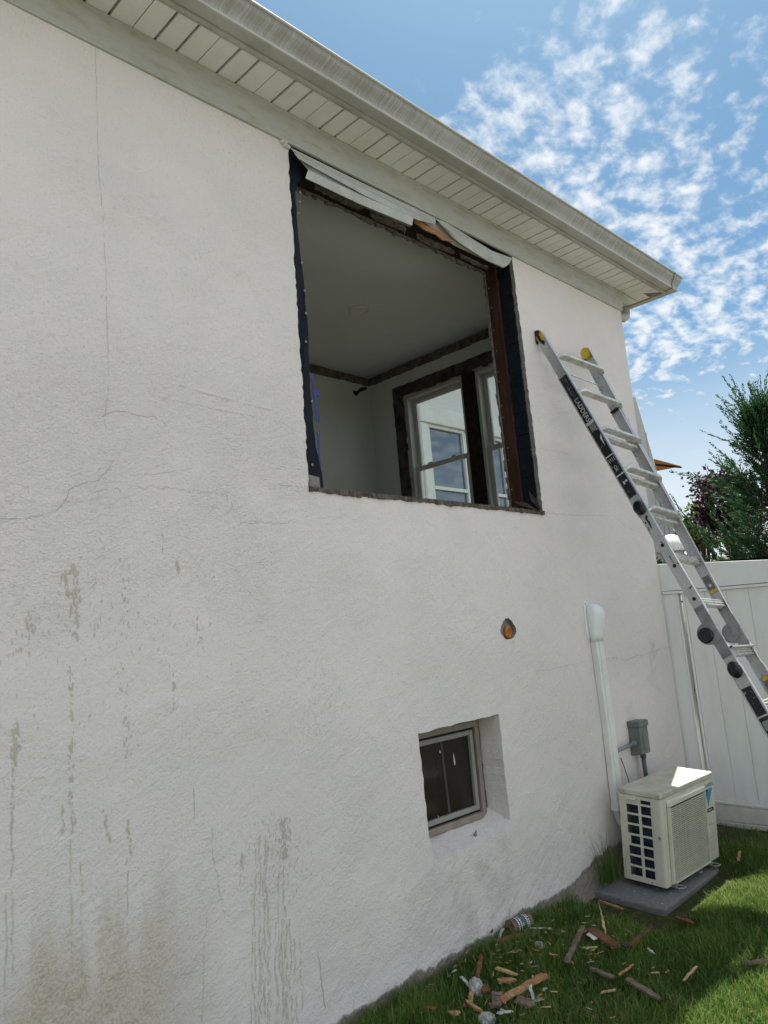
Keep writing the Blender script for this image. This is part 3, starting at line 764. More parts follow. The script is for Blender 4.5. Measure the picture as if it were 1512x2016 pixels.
    facets([[(130,128,-.006),(480,300,-.006),(850,478,-.006)], [(150,150,-.012),(500,330,-.012),(850,500,-.012)], [(152,158,-.034),(502,338,-.034),(848,508,-.030)], [(170,182,-.040),(502,366,-.040),(765,488,-.036)], [(174,190,-.010),(502,374,-.010),(755,488,-.010)]], 'head_flashing', M_WALUM)
    facets([[(176,188,-.014),(502,370,-.014),(750,474,-.014)], [(214,232,-.020),(484,360,-.020),(742,468,-.022)], [(218,240,-.050),(480,368,-.050),(740,474,-.052)],
            [(205,278,-.036),(470,404,-.036),(734,514,-.038)], [(212,284,-.010),(475,410,-.010),(726,518,-.012)], [(228,290,.02),(490,420,.02),(720,522,.02)]], 'head_flashing', M_WALUM)
    facets([[(850,480,-.010),(905,500,-.012),(1040,585,-.010),(1130,640,-.012),(1230,676,-.008)], [(880,512,-.028),(930,545,-.030),(1020,600,-.024),(1120,668,-.030),(1215,705,-.016)],
            [(868,505,-.012),(940,580,-.010),(1030,640,-.014),(1110,690,-.010),(1190,722,-.006)]], 'head_flashing', M_WALUM)
    facets([[(760,470,.010),(870,505,.006),(1000,590,.006),(1190,700,.008)], [(820,520,.020),(940,600,.018),(1060,660,.018),(1186,724,.014)], [(830,530,.03),(940,612,.03),(1060,668,.03),(1180,726,.03)]], 'inner_flashing', M_CREAM)
    strip([(520+a*.3968, 240+b*.3968, .002) for a, b in ((738,470),(760,478),(800,512),(860,540),(905,572),(932,597),(880,585),(850,560),(800,540),(748,502))], 0, 'broken_lath', M_SPLINT, .008)
    # loose plaster at the upper left corner of the cut
    mb = MB()
    for (a, b, s) in ((98,92,.016),(112,100,.013),(122,118,.014),(108,112,.010),(130,124,.008)):
        P = zz(a, b, -.016); n_ = [(s*(.8+.4*rr.random())*math.cos(t), s*.7*(.8+.4*rr.random())*math.sin(t)) for t in [k*math.pi/4 for k in range(8)]]
        mb.hexa([(P.x+x, -.002, P.z+z) for x, z in n_], [(P.x+x*.5, -.016, P.z+z*.5) for x, z in n_])
    mb.build('loose_plaster', M_CAULK, house)
opening()

# blue masking tape hanging on the inner left edge
def tape():
    mb = MB(); z = lambda a, b, y=.10: tuple(wy(520+a*.397, 640+b*.397, y))
    for poly in ([(236,240),(246,240),(249,300),(280,350),(272,362),(250,322),(238,280)], [(240,280),(252,310),(276,480),(262,488),(254,420)], [(264,530),(272,540),(280,700),(294,815),(272,822),(270,700)]):
        mb.add([z(*p) for p in poly], [tuple(range(len(poly)))])
    o = mb.build('masking_tape', M_TAPE, None, solid=.002)
    tag(o, 'torn blue masking tape strips hanging inside the left edge of the opening', 'tape')
tape()

def basement():
    w = MB(); x0, x1, z0, z1 = 2.76, 3.50, .543, 1.062; y = .142
    def ring(mb, a, b, c, d, t, y0, y1):
        mb.box((a, y0, c), (a+t, y1, d)); mb.box((b-t, y0, c), (b, y1, d)); mb.box((a+t, y0, d-t), (b-t, y1, d)); mb.box((a+t, y0, c), (b-t, y1, c+t))
    ring(w, x0, x1, z0, z1, .034, y-.006, y+.05)
    fr = w.build('basement_window', M_BEIGEFR, house, bevel=.004)
    w = MB(); ring(w, x0+.0345, x1-.0345, z0+.0345, z1-.0345, .012, y+.018, y+.05); w.build('shadow_gap', M_BLACKGAP, fr)
    w = MB(); ring(w, x0+.047, x1-.047, z0+.047, z1-.047, .026, y+.004, y+.045); w.build('sash', M_ALUFR, fr, bevel=.003)
    w = MB(); w.box((x0+.07, y+.022, z0+.07), (x1-.07, y+.028, z1-.07)); w.build('pane', M_BPANE, fr)
    w = MB(); P = wy(866, 1462, y+.02); Q = wy(884, 1608, y+.02)
    w.hexa([(Q.x, y+.019, .60), (Q.x+.016, y+.019, .60), (Q.x+.016, y+.0215, .60), (Q.x, y+.0215, .60)], [(P.x, y+.019, 1.0), (P.x+.016, y+.019, 1.0), (P.x+.016, y+.0215, 1.0), (P.x, y+.0215, 1.0)])
    w.build('glazing_strip', M_STRIP, fr)
    w = MB(); rr = random.Random(3)
    for poly in ([(499,495),(507,525),(518,580),(516,608),(508,600),(502,560)], [(378,470),(390,490),(388,505),(380,498)], [(365,1045),(372,1055),(386,1092),(378,1096)]):
        P = [wy(780+a*.2249, 1370+b*.2249, y+.0195) for a, b in poly]; w.add([tuple(p) for p in P], [tuple(range(len(P)))])
    w.build_each('paint_smear', M_CAULK, fr)
    # bolt stub in the sill
    P = wy(934, 1651, .055); w = MB(); w.lathe([(.0, 0), (.009, 0), (.009, .012), (.004, .013), (.004, .03), (0, .03)], 8, 0, Matrix.Translation((P.x, .05, .506)) @ Matrix.Rotation(R(25), 4, 'X'))
    w.build('sill_bolt', M_MORTAR, fr)
    # plugged pipe stub in the broken hole
    w = MB(); w.box((hc.x-.13, .05, hc.z-.13), (hc.x+.13, .056, hc.z+.13)); pl = w.build('wall_hole', M_MORTAR, house)
    w = MB(); w.lathe([(0, 0), (.030, 0), (.036, .006), (.036, .03), (.03, .034), (.012, .036), (0, .03)], 18, 0, Matrix.Translation((hc.x+.022, .048, hc.z-.022)) @ Matrix.Rotation(R(90), 4, 'X'))
    w.build('rusty_plug', M_RUST, pl)
basement()

# ================================================================== FIXTURES ON THE WALL
def rrect(w, d, r, n=4):
    out = []
    for cx, cy, a0 in ((w/2-r, d/2-r, 0), (-w/2+r, d/2-r, 90), (-w/2+r, -d/2+r, 180), (w/2-r, -d/2+r, 270)):
        for k in range(n+1): a = R(a0+90*k/n); out.append((cx+r*math.cos(a), cy+r*math.sin(a)))
    return out
M_DUCT = simple('duct_plastic', (.74, .735, .695), .42, .06, 5, bs=.08, dirt=(.42, .41, .36), dirtamt=.35)
M_CAP = simple('cap_plastic', (.76, .77, .77), .32, .03, 5, bs=.05)
def duct():
    t = empty('line_cover', 'white plastic pipe cover with a rounded cap, running down the stucco beside the grey box', 'pipe cover', (4.625, 0, .39))
    mb = MB(); w, d = .094, .046; lean = -.052
    def ring(w_, d_, z, x=0, r=.008, yoff=0.0): return [(x+a, -d_/2-.001+b+yoff, z) for a, b in rrect(w_, d_, min(r, w_/2.2, d_/2.2))]
    H = 1.06
    mb.loft([ring(w, d, 0, 0), ring(w, d, H*.5, .012), ring(w, d, H, .0)])
    mb.loft([ring(.012, .004, 0, -.012, .001, -d), ring(.012, .004, H, -.012, .001, -d)])
    mb.build('duct', M_DUCT, t, smooth=False, bevel=.0015)
    mb = MB()
    rs = [(.108, .054, H-.03, 0), (.108, .054, H+.02, 0), (.122, .064, H+.06, .004), (.128, .074, H+.11, .006), (.128, .078, H+.15, .006), (.115, .070, H+.185, .004), (.080, .048, H+.208, 0), (.04, .02, H+.216, 0)]
    mb.loft([ring(a, b, z, x, .022) for a, b, z, x in rs])
    cap = mb.build('cap', M_CAP, t, smooth=True)
    mb = MB(); mb.hexa([(-.082, -.001, H+.02), (-.035, -.001, H-.02), (-.02, -.001, H+.22), (-.045, -.001, H+.245), (-.075, -.001, H+.22)], [(-.082, -.005, H+.02), (-.035, -.005, H-.02), (-.02, -.005, H+.22), (-.045, -.005, H+.245), (-.075, -.005, H+.22)])
    mb.build('mounting_flange', M_CAP, cap, bevel=.0015)
    mb = MB()
    for x, z, y in ((-.052, H+.218, -.006), (0, H-.005, -.048)): mb.lathe([(0, -.002), (.005, -.002), (.005, .002), (0, .003)], 8, 0, Matrix.Translation((x, y, z)) @ Matrix.Rotation(R(90), 4, 'X'))
    mb.build_each('screw', M_ALUFR, cap)
    mb = MB(); mb.loft([ring(.102, .053, -.03, 0), ring(.102, .053, .012, 0)]); mb.loft([ring(.07, .034, -.031, 0), ring(.064, .034, -.12, .03), ring(.05, .03, -.2, .09), ring(.04, .026, -.26, .14)])
    mb.build('bottom_coupling', M_DUCT, t, smooth=False, bevel=.001)
duct()
M_BOXGREY = simple('grey_enclosure', (.135, .150, .145), .5, .08, 12, bs=.15, dirt=(.26, .26, .25), dirtamt=.25)
M_COND = simple('grey_conduit', (.20, .235, .25), .45, .06, 10)
M_WHIP = simple('dark_conduit', (.075, .085, .095), .5, .1, 20)
def disconnect():
    t = empty('disconnect_box', 'small grey electrical disconnect box on the stucco above the outdoor unit', 'electrical box', (4.985, 0, .64))
    w, d, h = .118, .085, .225
    mb = MB(); mb.hexa([(-w/2, -.001, 0), (w/2, -.001, 0), (w/2, -d, .01), (-w/2, -d, .01)], [(-w/2, -.001, h*.82), (w/2, -.001, h*.82), (w/2, -d, h*.82), (-w/2, -d, h*.82)])
    b = mb.build('body', M_BOXGREY, t, bevel=.004)
    mb = MB(); mb.box((-w/2-.006, -d-.008, h*.825), (w/2+.006, -.001, h)); mb.build('lid', M_BOXGREY, t, bevel=.004)
    mb = MB(); mb.hexa([(-w*.30, -d-.0005, .03), (w*.30, -d-.0005, .03), (w*.22, -d-.0005, h*.74), (-w*.22, -d-.0005, h*.74)], [(-w*.22, -d-.010, .045), (w*.22, -d-.010, .045), (w*.16, -d-.010, h*.66), (-w*.16, -d-.010, h*.66)])
    mb.build('pull_handle', M_BOXGREY, b, bevel=.004)
    mb = MB(); mb.tube([(-.33, -.03, .068), (-.075, -.035, .082)], .0125, 12); mb.tube([(-.078, -.035, .082), (-.058, -.035, .083)], .020, 10); mb.build('side_conduit', M_COND, t, smooth=True)
    mb = MB(); mb.tube([(.012, -.05, .0), (.012, -.05, -.022)], .020, 10); mb.tube([(.012, -.05, -.02), (.012, -.05, -.12), (.012, -.06, -.3), (-.02, -.08, -.5)], .0145, 12); mb.build('flexible_conduit', M_WHIP, t, smooth=True)
    mb = MB(); P = wy(1222, 1492, -.012)-Vector((4.985, 0, .64)); Q = wy(1237, 1534, -.03)-Vector((4.985, 0, .64))
    mb.tube([P, P.lerp(Q, .4)+Vector((.002, 0, .003)), Q, Q+Vector((.03, 0, -.15))], .0028, 6); mb.build('cable', M_BLACKGAP, t)
disconnect()

# ================================================================== GROUND
def ground_mat(g):
    o = obco(g); x, y, z = g.sep(o)
    n = g.noise(o, 3, 6, .65); n2 = g.noise(o, 26, 5, .7)
    c = g.mix(g.ss(n2, .3, .7), (.030, .042, .014), (.070, .080, .030))
    soil = g.m('MAXIMUM', g.ss(g.m('ADD', y, g.m('MULTIPLY', n, .12)), -.09, -.02), g.m('MULTIPLY', g.ss(x, 5.25, 5.6), g.ss(x, 6.1, 5.8)))
    c = g.mix(soil, c, g.mix(n2, (.035, .026, .018), (.12, .095, .07)))
    return bsdf(g, c, .95, 0, n2, .8, .02, .1)
M_GROUND = mat('lawn_soil', ground_mat)
def ground():
    xs = list(np.arange(-3, 9.01, .25)); xs = [-400, -120, -40, -12, -6]+xs+[12, 20, 45, 130, 400]
    ys = [-400, -120, -40, -20, -12, -8, -6]+list(np.arange(-5, .51, .125))+[2, 5, 10, 20, 45, 130, 400]
    mb = MB(); V = [(float(x), float(y), float(gz(x, y))-.004) for y in ys for x in xs]; w = len(xs)
    mb.add(V, [(j*w+i, j*w+i+1, (j+1)*w+i+1, (j+1)*w+i) for j in range(len(ys)-1) for i in range(w-1)])
    o = mb.build('ground', M_GROUND, None, smooth=True); tag(o, None, None, kind='structure'); o['label'] = 'lawn ground sloping away from the house'
ground()
def bounce_paving():  # unseen paving, added to bounce sunlight up to soffit, ceiling and wall
    M_CONC = mat('bounce_concrete', lambda g: bsdf(g, g.mix(g.noise(obco(g), 2.5, 6, .65), (.31, .30, .28), (.42, .405, .38)), .9, 0, g.noise(obco(g), 120, 3), .4, .003, .2))
    mb = MB(); xs = list(np.arange(-12, 12.1, 1.5))
    for a, b in zip(xs, xs[1:]):
        c = [(a, -9), (b-.012, -9), (b-.012, -3.9), (a, -3.9)]
        mb.hexa([(x, y, float(gz(x, y))-.05) for x, y in c], [(x, y, float(gz(x, y))+.03) for x, y in c])
    o = mb.build('bounce_paving', M_CONC, None); tag(o, None, None, kind='structure')
bounce_paving()

# ================================================================== OUTDOOR UNIT ON ITS PAD
AC_M = Matrix.Translation((4.446, -.373, -.030)) @ Euler((.076, -.008, -.033)).to_matrix().to_4x4()
PITCHES = (.076, -.008, -.033)
M_PAD = simple('pad_composite', (.19, .19, .19), .85, .10, 40, bs=.6, spec=.2, dirt=(.22, .21, .19), dirtamt=.4)
M_AC = simple('ivory_sheet_metal', (.62, .595, .49), .42, .05, 6, bs=.05, dirt=(.36, .34, .28), dirtamt=.3)
M_ACTOP = simple('ivory_top', (.55, .525, .43), .5, .10, 9, bs=.15, dirt=(.26, .235, .19), dirtamt=.55)
def coil_fn(g):
    o = obco(g); x, y, z = g.sep(o)
    l = g.m('SINE', g.m('MULTIPLY', z, 900)); n = g.noise(g.vm('MULTIPLY', o, (1, 1, 5)), 9, 4, .6)
    c = g.mix(g.ss(n, .35, .7), (.008, .018, .030), (.028, .055, .075))
    return bsdf(g, c, .45, .3, l, .3, .001, .4)
M_COIL = mat('blue_coil', coil_fn)
M_DARK = simple('dark_interior', (.012, .012, .012), .8, .1)
M_FAN = simple('fan_plastic', (.05, .05, .048), .5, .1)
M_CYAN = simple('logo_cyan', (.055, .27, .43), .5, .02); M_NAVY = simple('logo_navy', (.01, .035, .08), .5, .02); M_TEAL = simple('letter_blue', (.06, .21, .34), .5, .02)
M_LETTER = simple('pale_letter', (.55, .55, .53), .5, .03)
def outdoor_unit():
    # pad: its top lies under the feet of the unit
    pad = empty('equipment_pad', 'grey composite pad on the lawn carrying the outdoor unit', 'pad', AC_M @ Vector((-.34, 0, -.02)), (.076, -.004, -.04))
    inv = (Matrix.Translation(pad.location) @ Euler(pad.rotation_euler).to_matrix().to_4x4()).inverted()
    def ontop(px, py):      # pixel -> local pad coords at its top plane
        n = Euler(pad.rotation_euler).to_matrix() @ Vector((0, 0, 1)); d = ray(px, py); t = (pad.location-CAM).dot(n)/d.dot(n); return inv @ (CAM+d*t)
    a, b, c = ontop(1162, 1750), ontop(1309, 1790), ontop(1441, 1693)
    # squared up to a rectangle through the three seen corners
    d_ = c-b; L = d_.length; ex = d_.normalized(); ey = Vector((-ex.y, ex.x, 0)); W = (a-b).dot(ey)
    P = [b, b+ex*L, b+ex*L+ey*W, b+ey*W]; T = .085
    mb = MB(); mb.hexa([(p.x, p.y, -T) for p in P], [(p.x, p.y, 0) for p in P]); mb.build('slab', M_PAD, pad, bevel=.014, seg=3)
    rr = random.Random(4); mb = MB()
    for _ in range(70):
        q = P[0]+ex*rr.uniform(.02, L-.02)+ey*rr.uniform(.02, min(.3, W)); s = rr.uniform(.0015, .0042)
        mb.hexa([(q.x+s*math.cos(k), q.y+s*math.sin(k), .0003) for k in (0, 1.4, 3, 4.6)], [(q.x+s*.7*math.cos(k), q.y+s*.7*math.sin(k), s) for k in (0, 1.4, 3, 4.6)], rr.choice((0, 0, 1, 1, 1)))
    o = mb.build('pad_crumbs', [M_CAULK, M_MORTAR], pad); o['kind'] = 'stuff'
    t = empty('outdoor_unit', 'ivory air conditioner outdoor unit with a slatted fan grille on the grey pad', 'air conditioner', AC_M.translation, PITCHES)
    w, d, h = .707, .271, .55
    B = .028; Z0 = .018; gz1_ = h-.048
    # casing: front corner piece and body
    mb = MB()
    mb.box((.003, .215, Z0), (.006, d-.002, Z0+.004))
    prof = rrect(w, d, .018, 4); prof = [(a+w/2, b+d/2) for a, b in prof]
    mb.box((.575, .004, Z0), (w, d, h-.036)); mb.box((0, d-.004, Z0), (.57, d, h-.036)); mb.box((.012, .012, Z0-.004), (w-.012, d-.012, Z0+.002))
    mb.box((.0605, .001, gz1_-.012), (.574, .008, h-.0355))
    mb.build('casing', M_AC, t, bevel=.004)
    mb = MB()        # corner column wrapping from the side to the front
    mb.loft([[(.0, .058, z), (.0, .018, z), (.004, .006, z), (.016, .0, z), (.060, .0, z), (.060, .010, z), (.02, .012, z), (.012, .02, z), (.010, .058, z)] for z in (Z0, h-.036)])
    mb.build('corner_column', M_AC, t)
    top = MB(); top.hexa([(-.004+p[0]*1.011, -.003+p[1]*1.022, h-.035) for p in prof], [(-.004+p[0]*1.011, -.003+p[1]*1.022, h) for p in prof]); top.build('top_panel', M_ACTOP, t, bevel=.008, seg=3)
    # slotted side panel: solid cells of a grid, given thickness
    us = [.060, .069, .133, .145, .150, .212, .227, d-.004]       # y from front to back
    rows = 8; zc = [Z0, .048]; zz_ = []
    z = .048
    for k in range(7): zz_ += [(z, z+.049)]; z += .0605
    zs = sorted(set([Z0]+[v for p in zz_ for v in p]+[z, z+.022, h-.036]))
    hole = set()
    for i in range(len(zs)-1):
        for p in zz_:
            if abs(zs[i]-p[0]) < 1e-6: hole.add(i)
    top_i = [i for i in range(len(zs)-1) if abs(zs[i]-z) < 1e-6][0]
    vs = [(.0045, u, q) for q in zs for u in us]; nw = len(us); fs = []
    for i in range(len(zs)-1):
        for j in range(nw-1):
            if (i in hole) and j in (1, 4): continue
            if i == top_i and j == 1: continue
            if i in hole and j == 5 and i != sorted(hole)[3]: continue
            fs.append((i*nw+j, i*nw+j+1, (i+1)*nw+j+1, (i+1)*nw+j))
    mb = MB(); mb.add(vs, fs); mb.build('side_grille', M_AC, t, solid=.005)
    mb = MB(); mb.hexa([(.001, .155, h-.062), (.001, .225, h-.062), (-.018, .222, h-.056), (-.018, .158, h-.056)], [(.001, .155, h-.048), (.001, .225, h-.048), (-.012, .222, h-.05), (-.012, .158, h-.05)]); mb.build('lift_handle', M_AC, t, bevel=.002)
    mb = MB()
    for y, q in ((.015, h-.018), (.235, h-.018), (.09, .03)): mb.lathe([(0, -.001), (.0045, -.001), (.0045, .002), (0, .003)], 8, 0, Matrix.Translation((-.0055 if q > .4 else .001, y, q)) @ Matrix.Rotation(R(-90), 4, 'Y'))
    mb.lathe([(.004, .0), (.009, .0), (.010, .003), (.008, .005), (.004, .003)], 12, 0, Matrix.Translation((-.0005, .022, .295)) @ Matrix.Rotation(R(-90), 4, 'Y'))
    mb.build_each('screw', M_ALUFR, t)
    # coil and dark inside
    mb = MB(); mb.box((.030, .075, Z0+.01), (.042, .205, h-.05)); mb.box((.043, .195, Z0+.01), (.56, .215, h-.05))
    mb.tube([(.022, .08, .42), (.022, .2, .425)], .008, 8); mb.tube([(.022, .15, .05), (.024, .2, .1), (.022, .21, .2)], .006, 8)
    mb.build('coil', M_COIL, t)
    mb = MB(); mb.box((.045, .110, Z0+.01), (.57, .120, h-.045)); mb.box((.045, .06, Z0+.012), (.05, .108, h-.045)); mb.build('fan_shroud', M_DARK, t)
    mb = MB(); fc = (.31, .09, .275)
    mb.lathe([(0, -.012), (.05, -.010), (.06, .0), (.05, .012), (0, .012)], 20, 0, Matrix.Translation(fc) @ Matrix.Rotation(R(90), 4, 'X'))
    for k in range(3):
        a0 = k*2*math.pi/3; V = []
        for i in range(8):
            r_ = .05+.155*i/7
            for s_ in (-1, 1): aa = a0+.35*i/7+s_*(.35+.25*i/7); V.append((fc[0]+r_*math.cos(aa), fc[1]+s_*.012, fc[2]+r_*math.sin(aa)))
        mb.add(V, [(i*2, i*2+1, i*2+3, i*2+2) for i in range(7)])
    mb.build('fan', M_FAN, t, smooth=True)
    # front: grille frame, slats, wires
    gx0, gx1, gz0, gz1 = .060, .560, .030, h-.048
    mb = MB(); fw = .030
    mb.hexa([(gx0, 0, gz1-.042), (gx1, 0, gz1-.042), (gx1, 0, gz1), (gx0, 0, gz1)], [(gx0+.004, -.020, gz1-.040), (gx1-.006, -.020, gz1-.040), (gx1-.012, -.016, gz1-.010), (gx0+.012, -.016, gz1-.010)])
    mb.hexa([(gx0, 0, gz0-.01), (gx0+fw-.006, 0, gz0-.01), (gx0+fw-.006, 0, gz1-.043), (gx0, 0, gz1-.043)], [(gx0+.004, -.020, gz0), (gx0+fw-.010, -.020, gz0), (gx0+fw-.010, -.020, gz1-.043), (gx0+.004, -.020, gz1-.043)])
    mb.box((gx1-.008, -.018, gz0-.008), (gx1, .008, gz1-.044)); mb.box((gx0+fw, -.018, gz0-.008), (gx1-.009, .008, gz0+.004))
    gf = mb.build('fan_grille', M_AC, t, bevel=.004)
    mb = MB(); n = 36
    for k in range(n):
        q = gz0+.010+(gz1-.060-gz0-.004)*k/(n-1); mb.box((gx0+fw-.004, -.017, q-.0026), (gx1-.0085, -.010, q+.0026))
    sl_ = mb.build('slats', M_AC, gf)
    mb = MB()
    for k in range(9):
        q = gx0+fw+.022+(gx1-gx0-fw-.05)*k/8; mb.box((q-.0014, -.0095, gz0), (q+.0014, -.0068, gz1-.05))
    mb.build_each('wires', M_AC, gf)
    # right front panel with its grooves, badge and mark
    mb = MB(); gs = [Z0, .078, .156, .234, .312]
    for a_, b_ in zip(gs, gs[1:]+[None]):
        mb.box((gx1+.003, -.003, a_+(.0025 if a_ > Z0 else 0)), (w, .0035, (b_-.0005) if b_ else h-.037))
    pn = mb.build('front_panel', M_AC, t, bevel=.002)
    mb = MB(); X0 = gx1+.018
    mb.add([(X0+.002, -.0036, .49-.032), (X0+.105, -.0036, .49-.032), (X0+.028, -.0036, .345)], [(0, 1, 2)], 0)
    mb.add([(X0+.002, -.0042, .4575), (X0+.038, -.0042, .4575), (X0+.015, -.0042, .400)], [(0, 1, 2)], 1)
    mt = Matrix.Translation((X0+.002, -.0036, .468)) @ Matrix.Rotation(R(90), 4, 'X')
    v_, f_ = text_mesh('DAIKIN', .034, mt); mb.add(v_, f_, 2)
    mb.build('maker_mark', [M_CYAN, M_NAVY, M_TEAL], pn, fixn=False)
    mb = MB(); mb.box((X0+.012, -.0046, .318), (X0+.098, -.0032, .338)); bd = mb.build('badge', M_BLACKGAP, pn)
    mt = Matrix.Translation((X0+.020, -.0050, .3225)) @ Matrix.Rotation(R(90), 4, 'X'); v_, f_ = text_mesh('INVERTER', .0135, mt)
    mb = MB(); mb.add(v_, f_); mb.build('badge_lettering', M_LETTER, bd, fixn=False)
    for fx in (.085, .565):      # feet: the wire loops show in front
        mb = MB(); mb.box((fx, -.005, -.001), (fx+.045, d+.01, .0135)); mb.tube([(fx+.002, .0, .004), (fx-.004, -.035, .004), (fx+.012, -.050, .004), (fx+.044, -.050, .004), (fx+.050, -.035, .004), (fx+.044, .0, .004)], .005, 6)
        mb.build('foot', M_ALUFR, t)
    mb = MB(); mb.tube([(.40, .0, .016), (.40, -.014, .004), (.425, -.018, .002), (.432, 0, .016)], .004, 6); mb.build('drain_clip', M_ALUFR, t)
outdoor_unit()

# ================================================================== FENCE
def pvc_fn(g):
    o = obco(g); x, y, z = g.sep(o); n = g.noise(g.vm('MULTIPLY', o, (1, 1, .35)), 5, 6, .7)
    c = g.mix(g.m('MULTIPLY', g.ss(n, .45, .7), .30), (.76, .775, .76), (.56, .56, .51))
    sp = g.m('MULTIPLY', g.ss(g.m('SUBTRACT', z, g.m('MULTIPLY', g.noise(o, 14, 5, .7), .25)), .16, -.08), .6)
    c = g.mix(sp, c, (.34, .31, .24)); c = g.mix(g.m('MULTIPLY', g.ss(g.noise(o, 70, 3, .6), .68, .74), .35), c, (.30, .29, .25))
    return bsdf(g, c, .4, 0, g.noise(o, 3, 2), .1, .004, .45)
M_PVC = mat('fence_vinyl', pvc_fn)
def fence():
    t = empty('fence', 'white vinyl privacy fence of tongue and groove boards beside the house corner', 'fence', (5.742, 0, 0))
    ztop = lambda y: 1.942+.088*y; zt0 = lambda y: 1.705+.02*y; zb1 = lambda y: .213+.03*y; zb0 = lambda y: .028+.004*y
    Y1, Y0 = .03, -5.2
    def slab(x0, x1, ya, yb, fz0, fz1, mb, mi=0): mb.hexa([(x0, ya, fz0(ya)), (x1, ya, fz0(ya)), (x1, yb, fz0(yb)), (x0, yb, fz0(yb))], [(x0, ya, fz1(ya)), (x1, ya, fz1(ya)), (x1, yb, fz1(yb)), (x0, yb, fz1(yb))], mi)
    mb = MB(); slab(0, .045, Y1, Y0, lambda y: zt0(y)+.022, ztop, mb); slab(-.008, .053, -.004, Y0, lambda y: zt0(y), lambda y: zt0(y)+.021, mb); mb.build('top_rail', M_PVC, t, bevel=.004)
    mb = MB(); slab(0, .045, Y1-.05, Y0, lambda y: zb0(y)+.036, lambda y: zb1(y)-.024, mb); slab(-.010, .055, -.004, Y0, lambda y: zb1(y)-.023, zb1, mb); slab(-.011, .057, -.004, Y0, zb0, lambda y: zb0(y)+.035, mb); mb.build('bottom_rail', M_PVC, t, bevel=.004)
    mb = MB(); slab(.004, .041, Y1, -.105, lambda y: zb1(y)+.001, lambda y: zt0(y)-.001, mb)
    for a, b in ((-.107, -.118), (-.150, -.163)): slab(-.002, .046, a, b, lambda y: zb1(y)+.001, lambda y: zt0(y)-.001, mb)
    mb.build('edge_channel', M_PVC, t, bevel=.003)
    y = -.1635; k = 0
    while y > Y0+.2:
        yb = y-.1555; mb = MB(); slab(.010, .036, y-.0022, yb+.0022, lambda q: zb1(q)+.001, lambda q: zt0(q)-.001, mb); mb.build('board', M_PVC, t, bevel=.0025); y = yb; k += 1
    mb = MB(); slab(.0165, .030, -.164, Y0, lambda q: zb1(q)+.001, lambda q: zt0(q)-.001, mb); mb.build('backing', M_PVC, t)
    mb = MB(); mb.box((-.04, -2.55, -.4), (.085, -2.425, 1.95)); mb.box((-.04, -5.3, -.5), (.085, -5.175, 1.8)); mb.build('post', M_PVC, t, bevel=.006)
fence()

# ================================================================== LADDER
def alu_fn(g):
    o = obco(g); n = g.noise(g.vm('MULTIPLY', o, (1, 1, .12)), 40, 4, .6); sp = g.noise(o, 26, 6, .75); sp2 = g.noise(o, 90, 3, .6)
    c = g.mix(n, (.36, .37, .38), (.62, .63, .64))
    c = g.mix(g.m('MULTIPLY', g.ss(g.noise(o, 11, 5, .7), .52, .7), .5), c, (.36, .355, .34))
    c = g.mix(g.m('MULTIPLY', g.ss(sp, .60, .635), .85), c, (.03, .03, .03))
    c = g.mix(g.m('MULTIPLY', g.ss(sp2, .585, .63), .55), c, (.74, .73, .70))
    return bsdf(g, c, .42, .55, n, .15, .001)
M_ALU = mat('paint_spotted_aluminium', alu_fn)
def rung_fn(g):
    o = obco(g); n = g.noise(o, 34, 6, .75); n2 = g.noise(o, 14, 4, .6)
    c = g.mix(g.ss(n2, .3, .7), (.46, .45, .42), (.68, .67, .65)); c = g.mix(g.m('MULTIPLY', g.ss(n, .57, .62), .8), c, (.09, .08, .07))
    c = g.mix(g.m('MULTIPLY', g.ss(g.noise(o, 23, 5, .7), .58, .64), .5), c, (.42, .37, .30))
    return bsdf(g, c, .38, .45, n, .3, .002)
M_RUNG = mat('dirty_rung_aluminium', rung_fn)
def label_fn(g):
    o = obco(g); n = g.noise(o, 30, 6, .75); c = g.mix(g.ss(n, .60, .66), (.012, .013, .016), (.45, .45, .45))
    return bsdf(g, c, .45, 0, n, .1, .0005)
M_LABEL = mat('black_scratched_label', label_fn)
M_GREYLABEL = simple('grey_label', (.16, .16, .165), .5, .2, 40)
M_YEL = simple('yellow_plastic', (.62, .42, .03), .5, .12, 20, dirt=(.02, .02, .02), dirtamt=.7)
M_YLAB = simple('yellow_label', (.60, .45, .05), .5, .1, 40)
M_RUBBER = simple('black_rubber', (.010, .010, .012), .55, .15, 30)
M_KNOB = simple('black_knob', (.006, .0065, .010), .28, .1, 20)
M_HINGE = simple('cast_hinge', (.27, .28, .29), .45, .12, 25, metal=.4, bs=.3, dirt=(.04, .04, .04), dirtamt=.5)
M_INK = simple('label_ink', (.62, .62, .62), .5, .05)
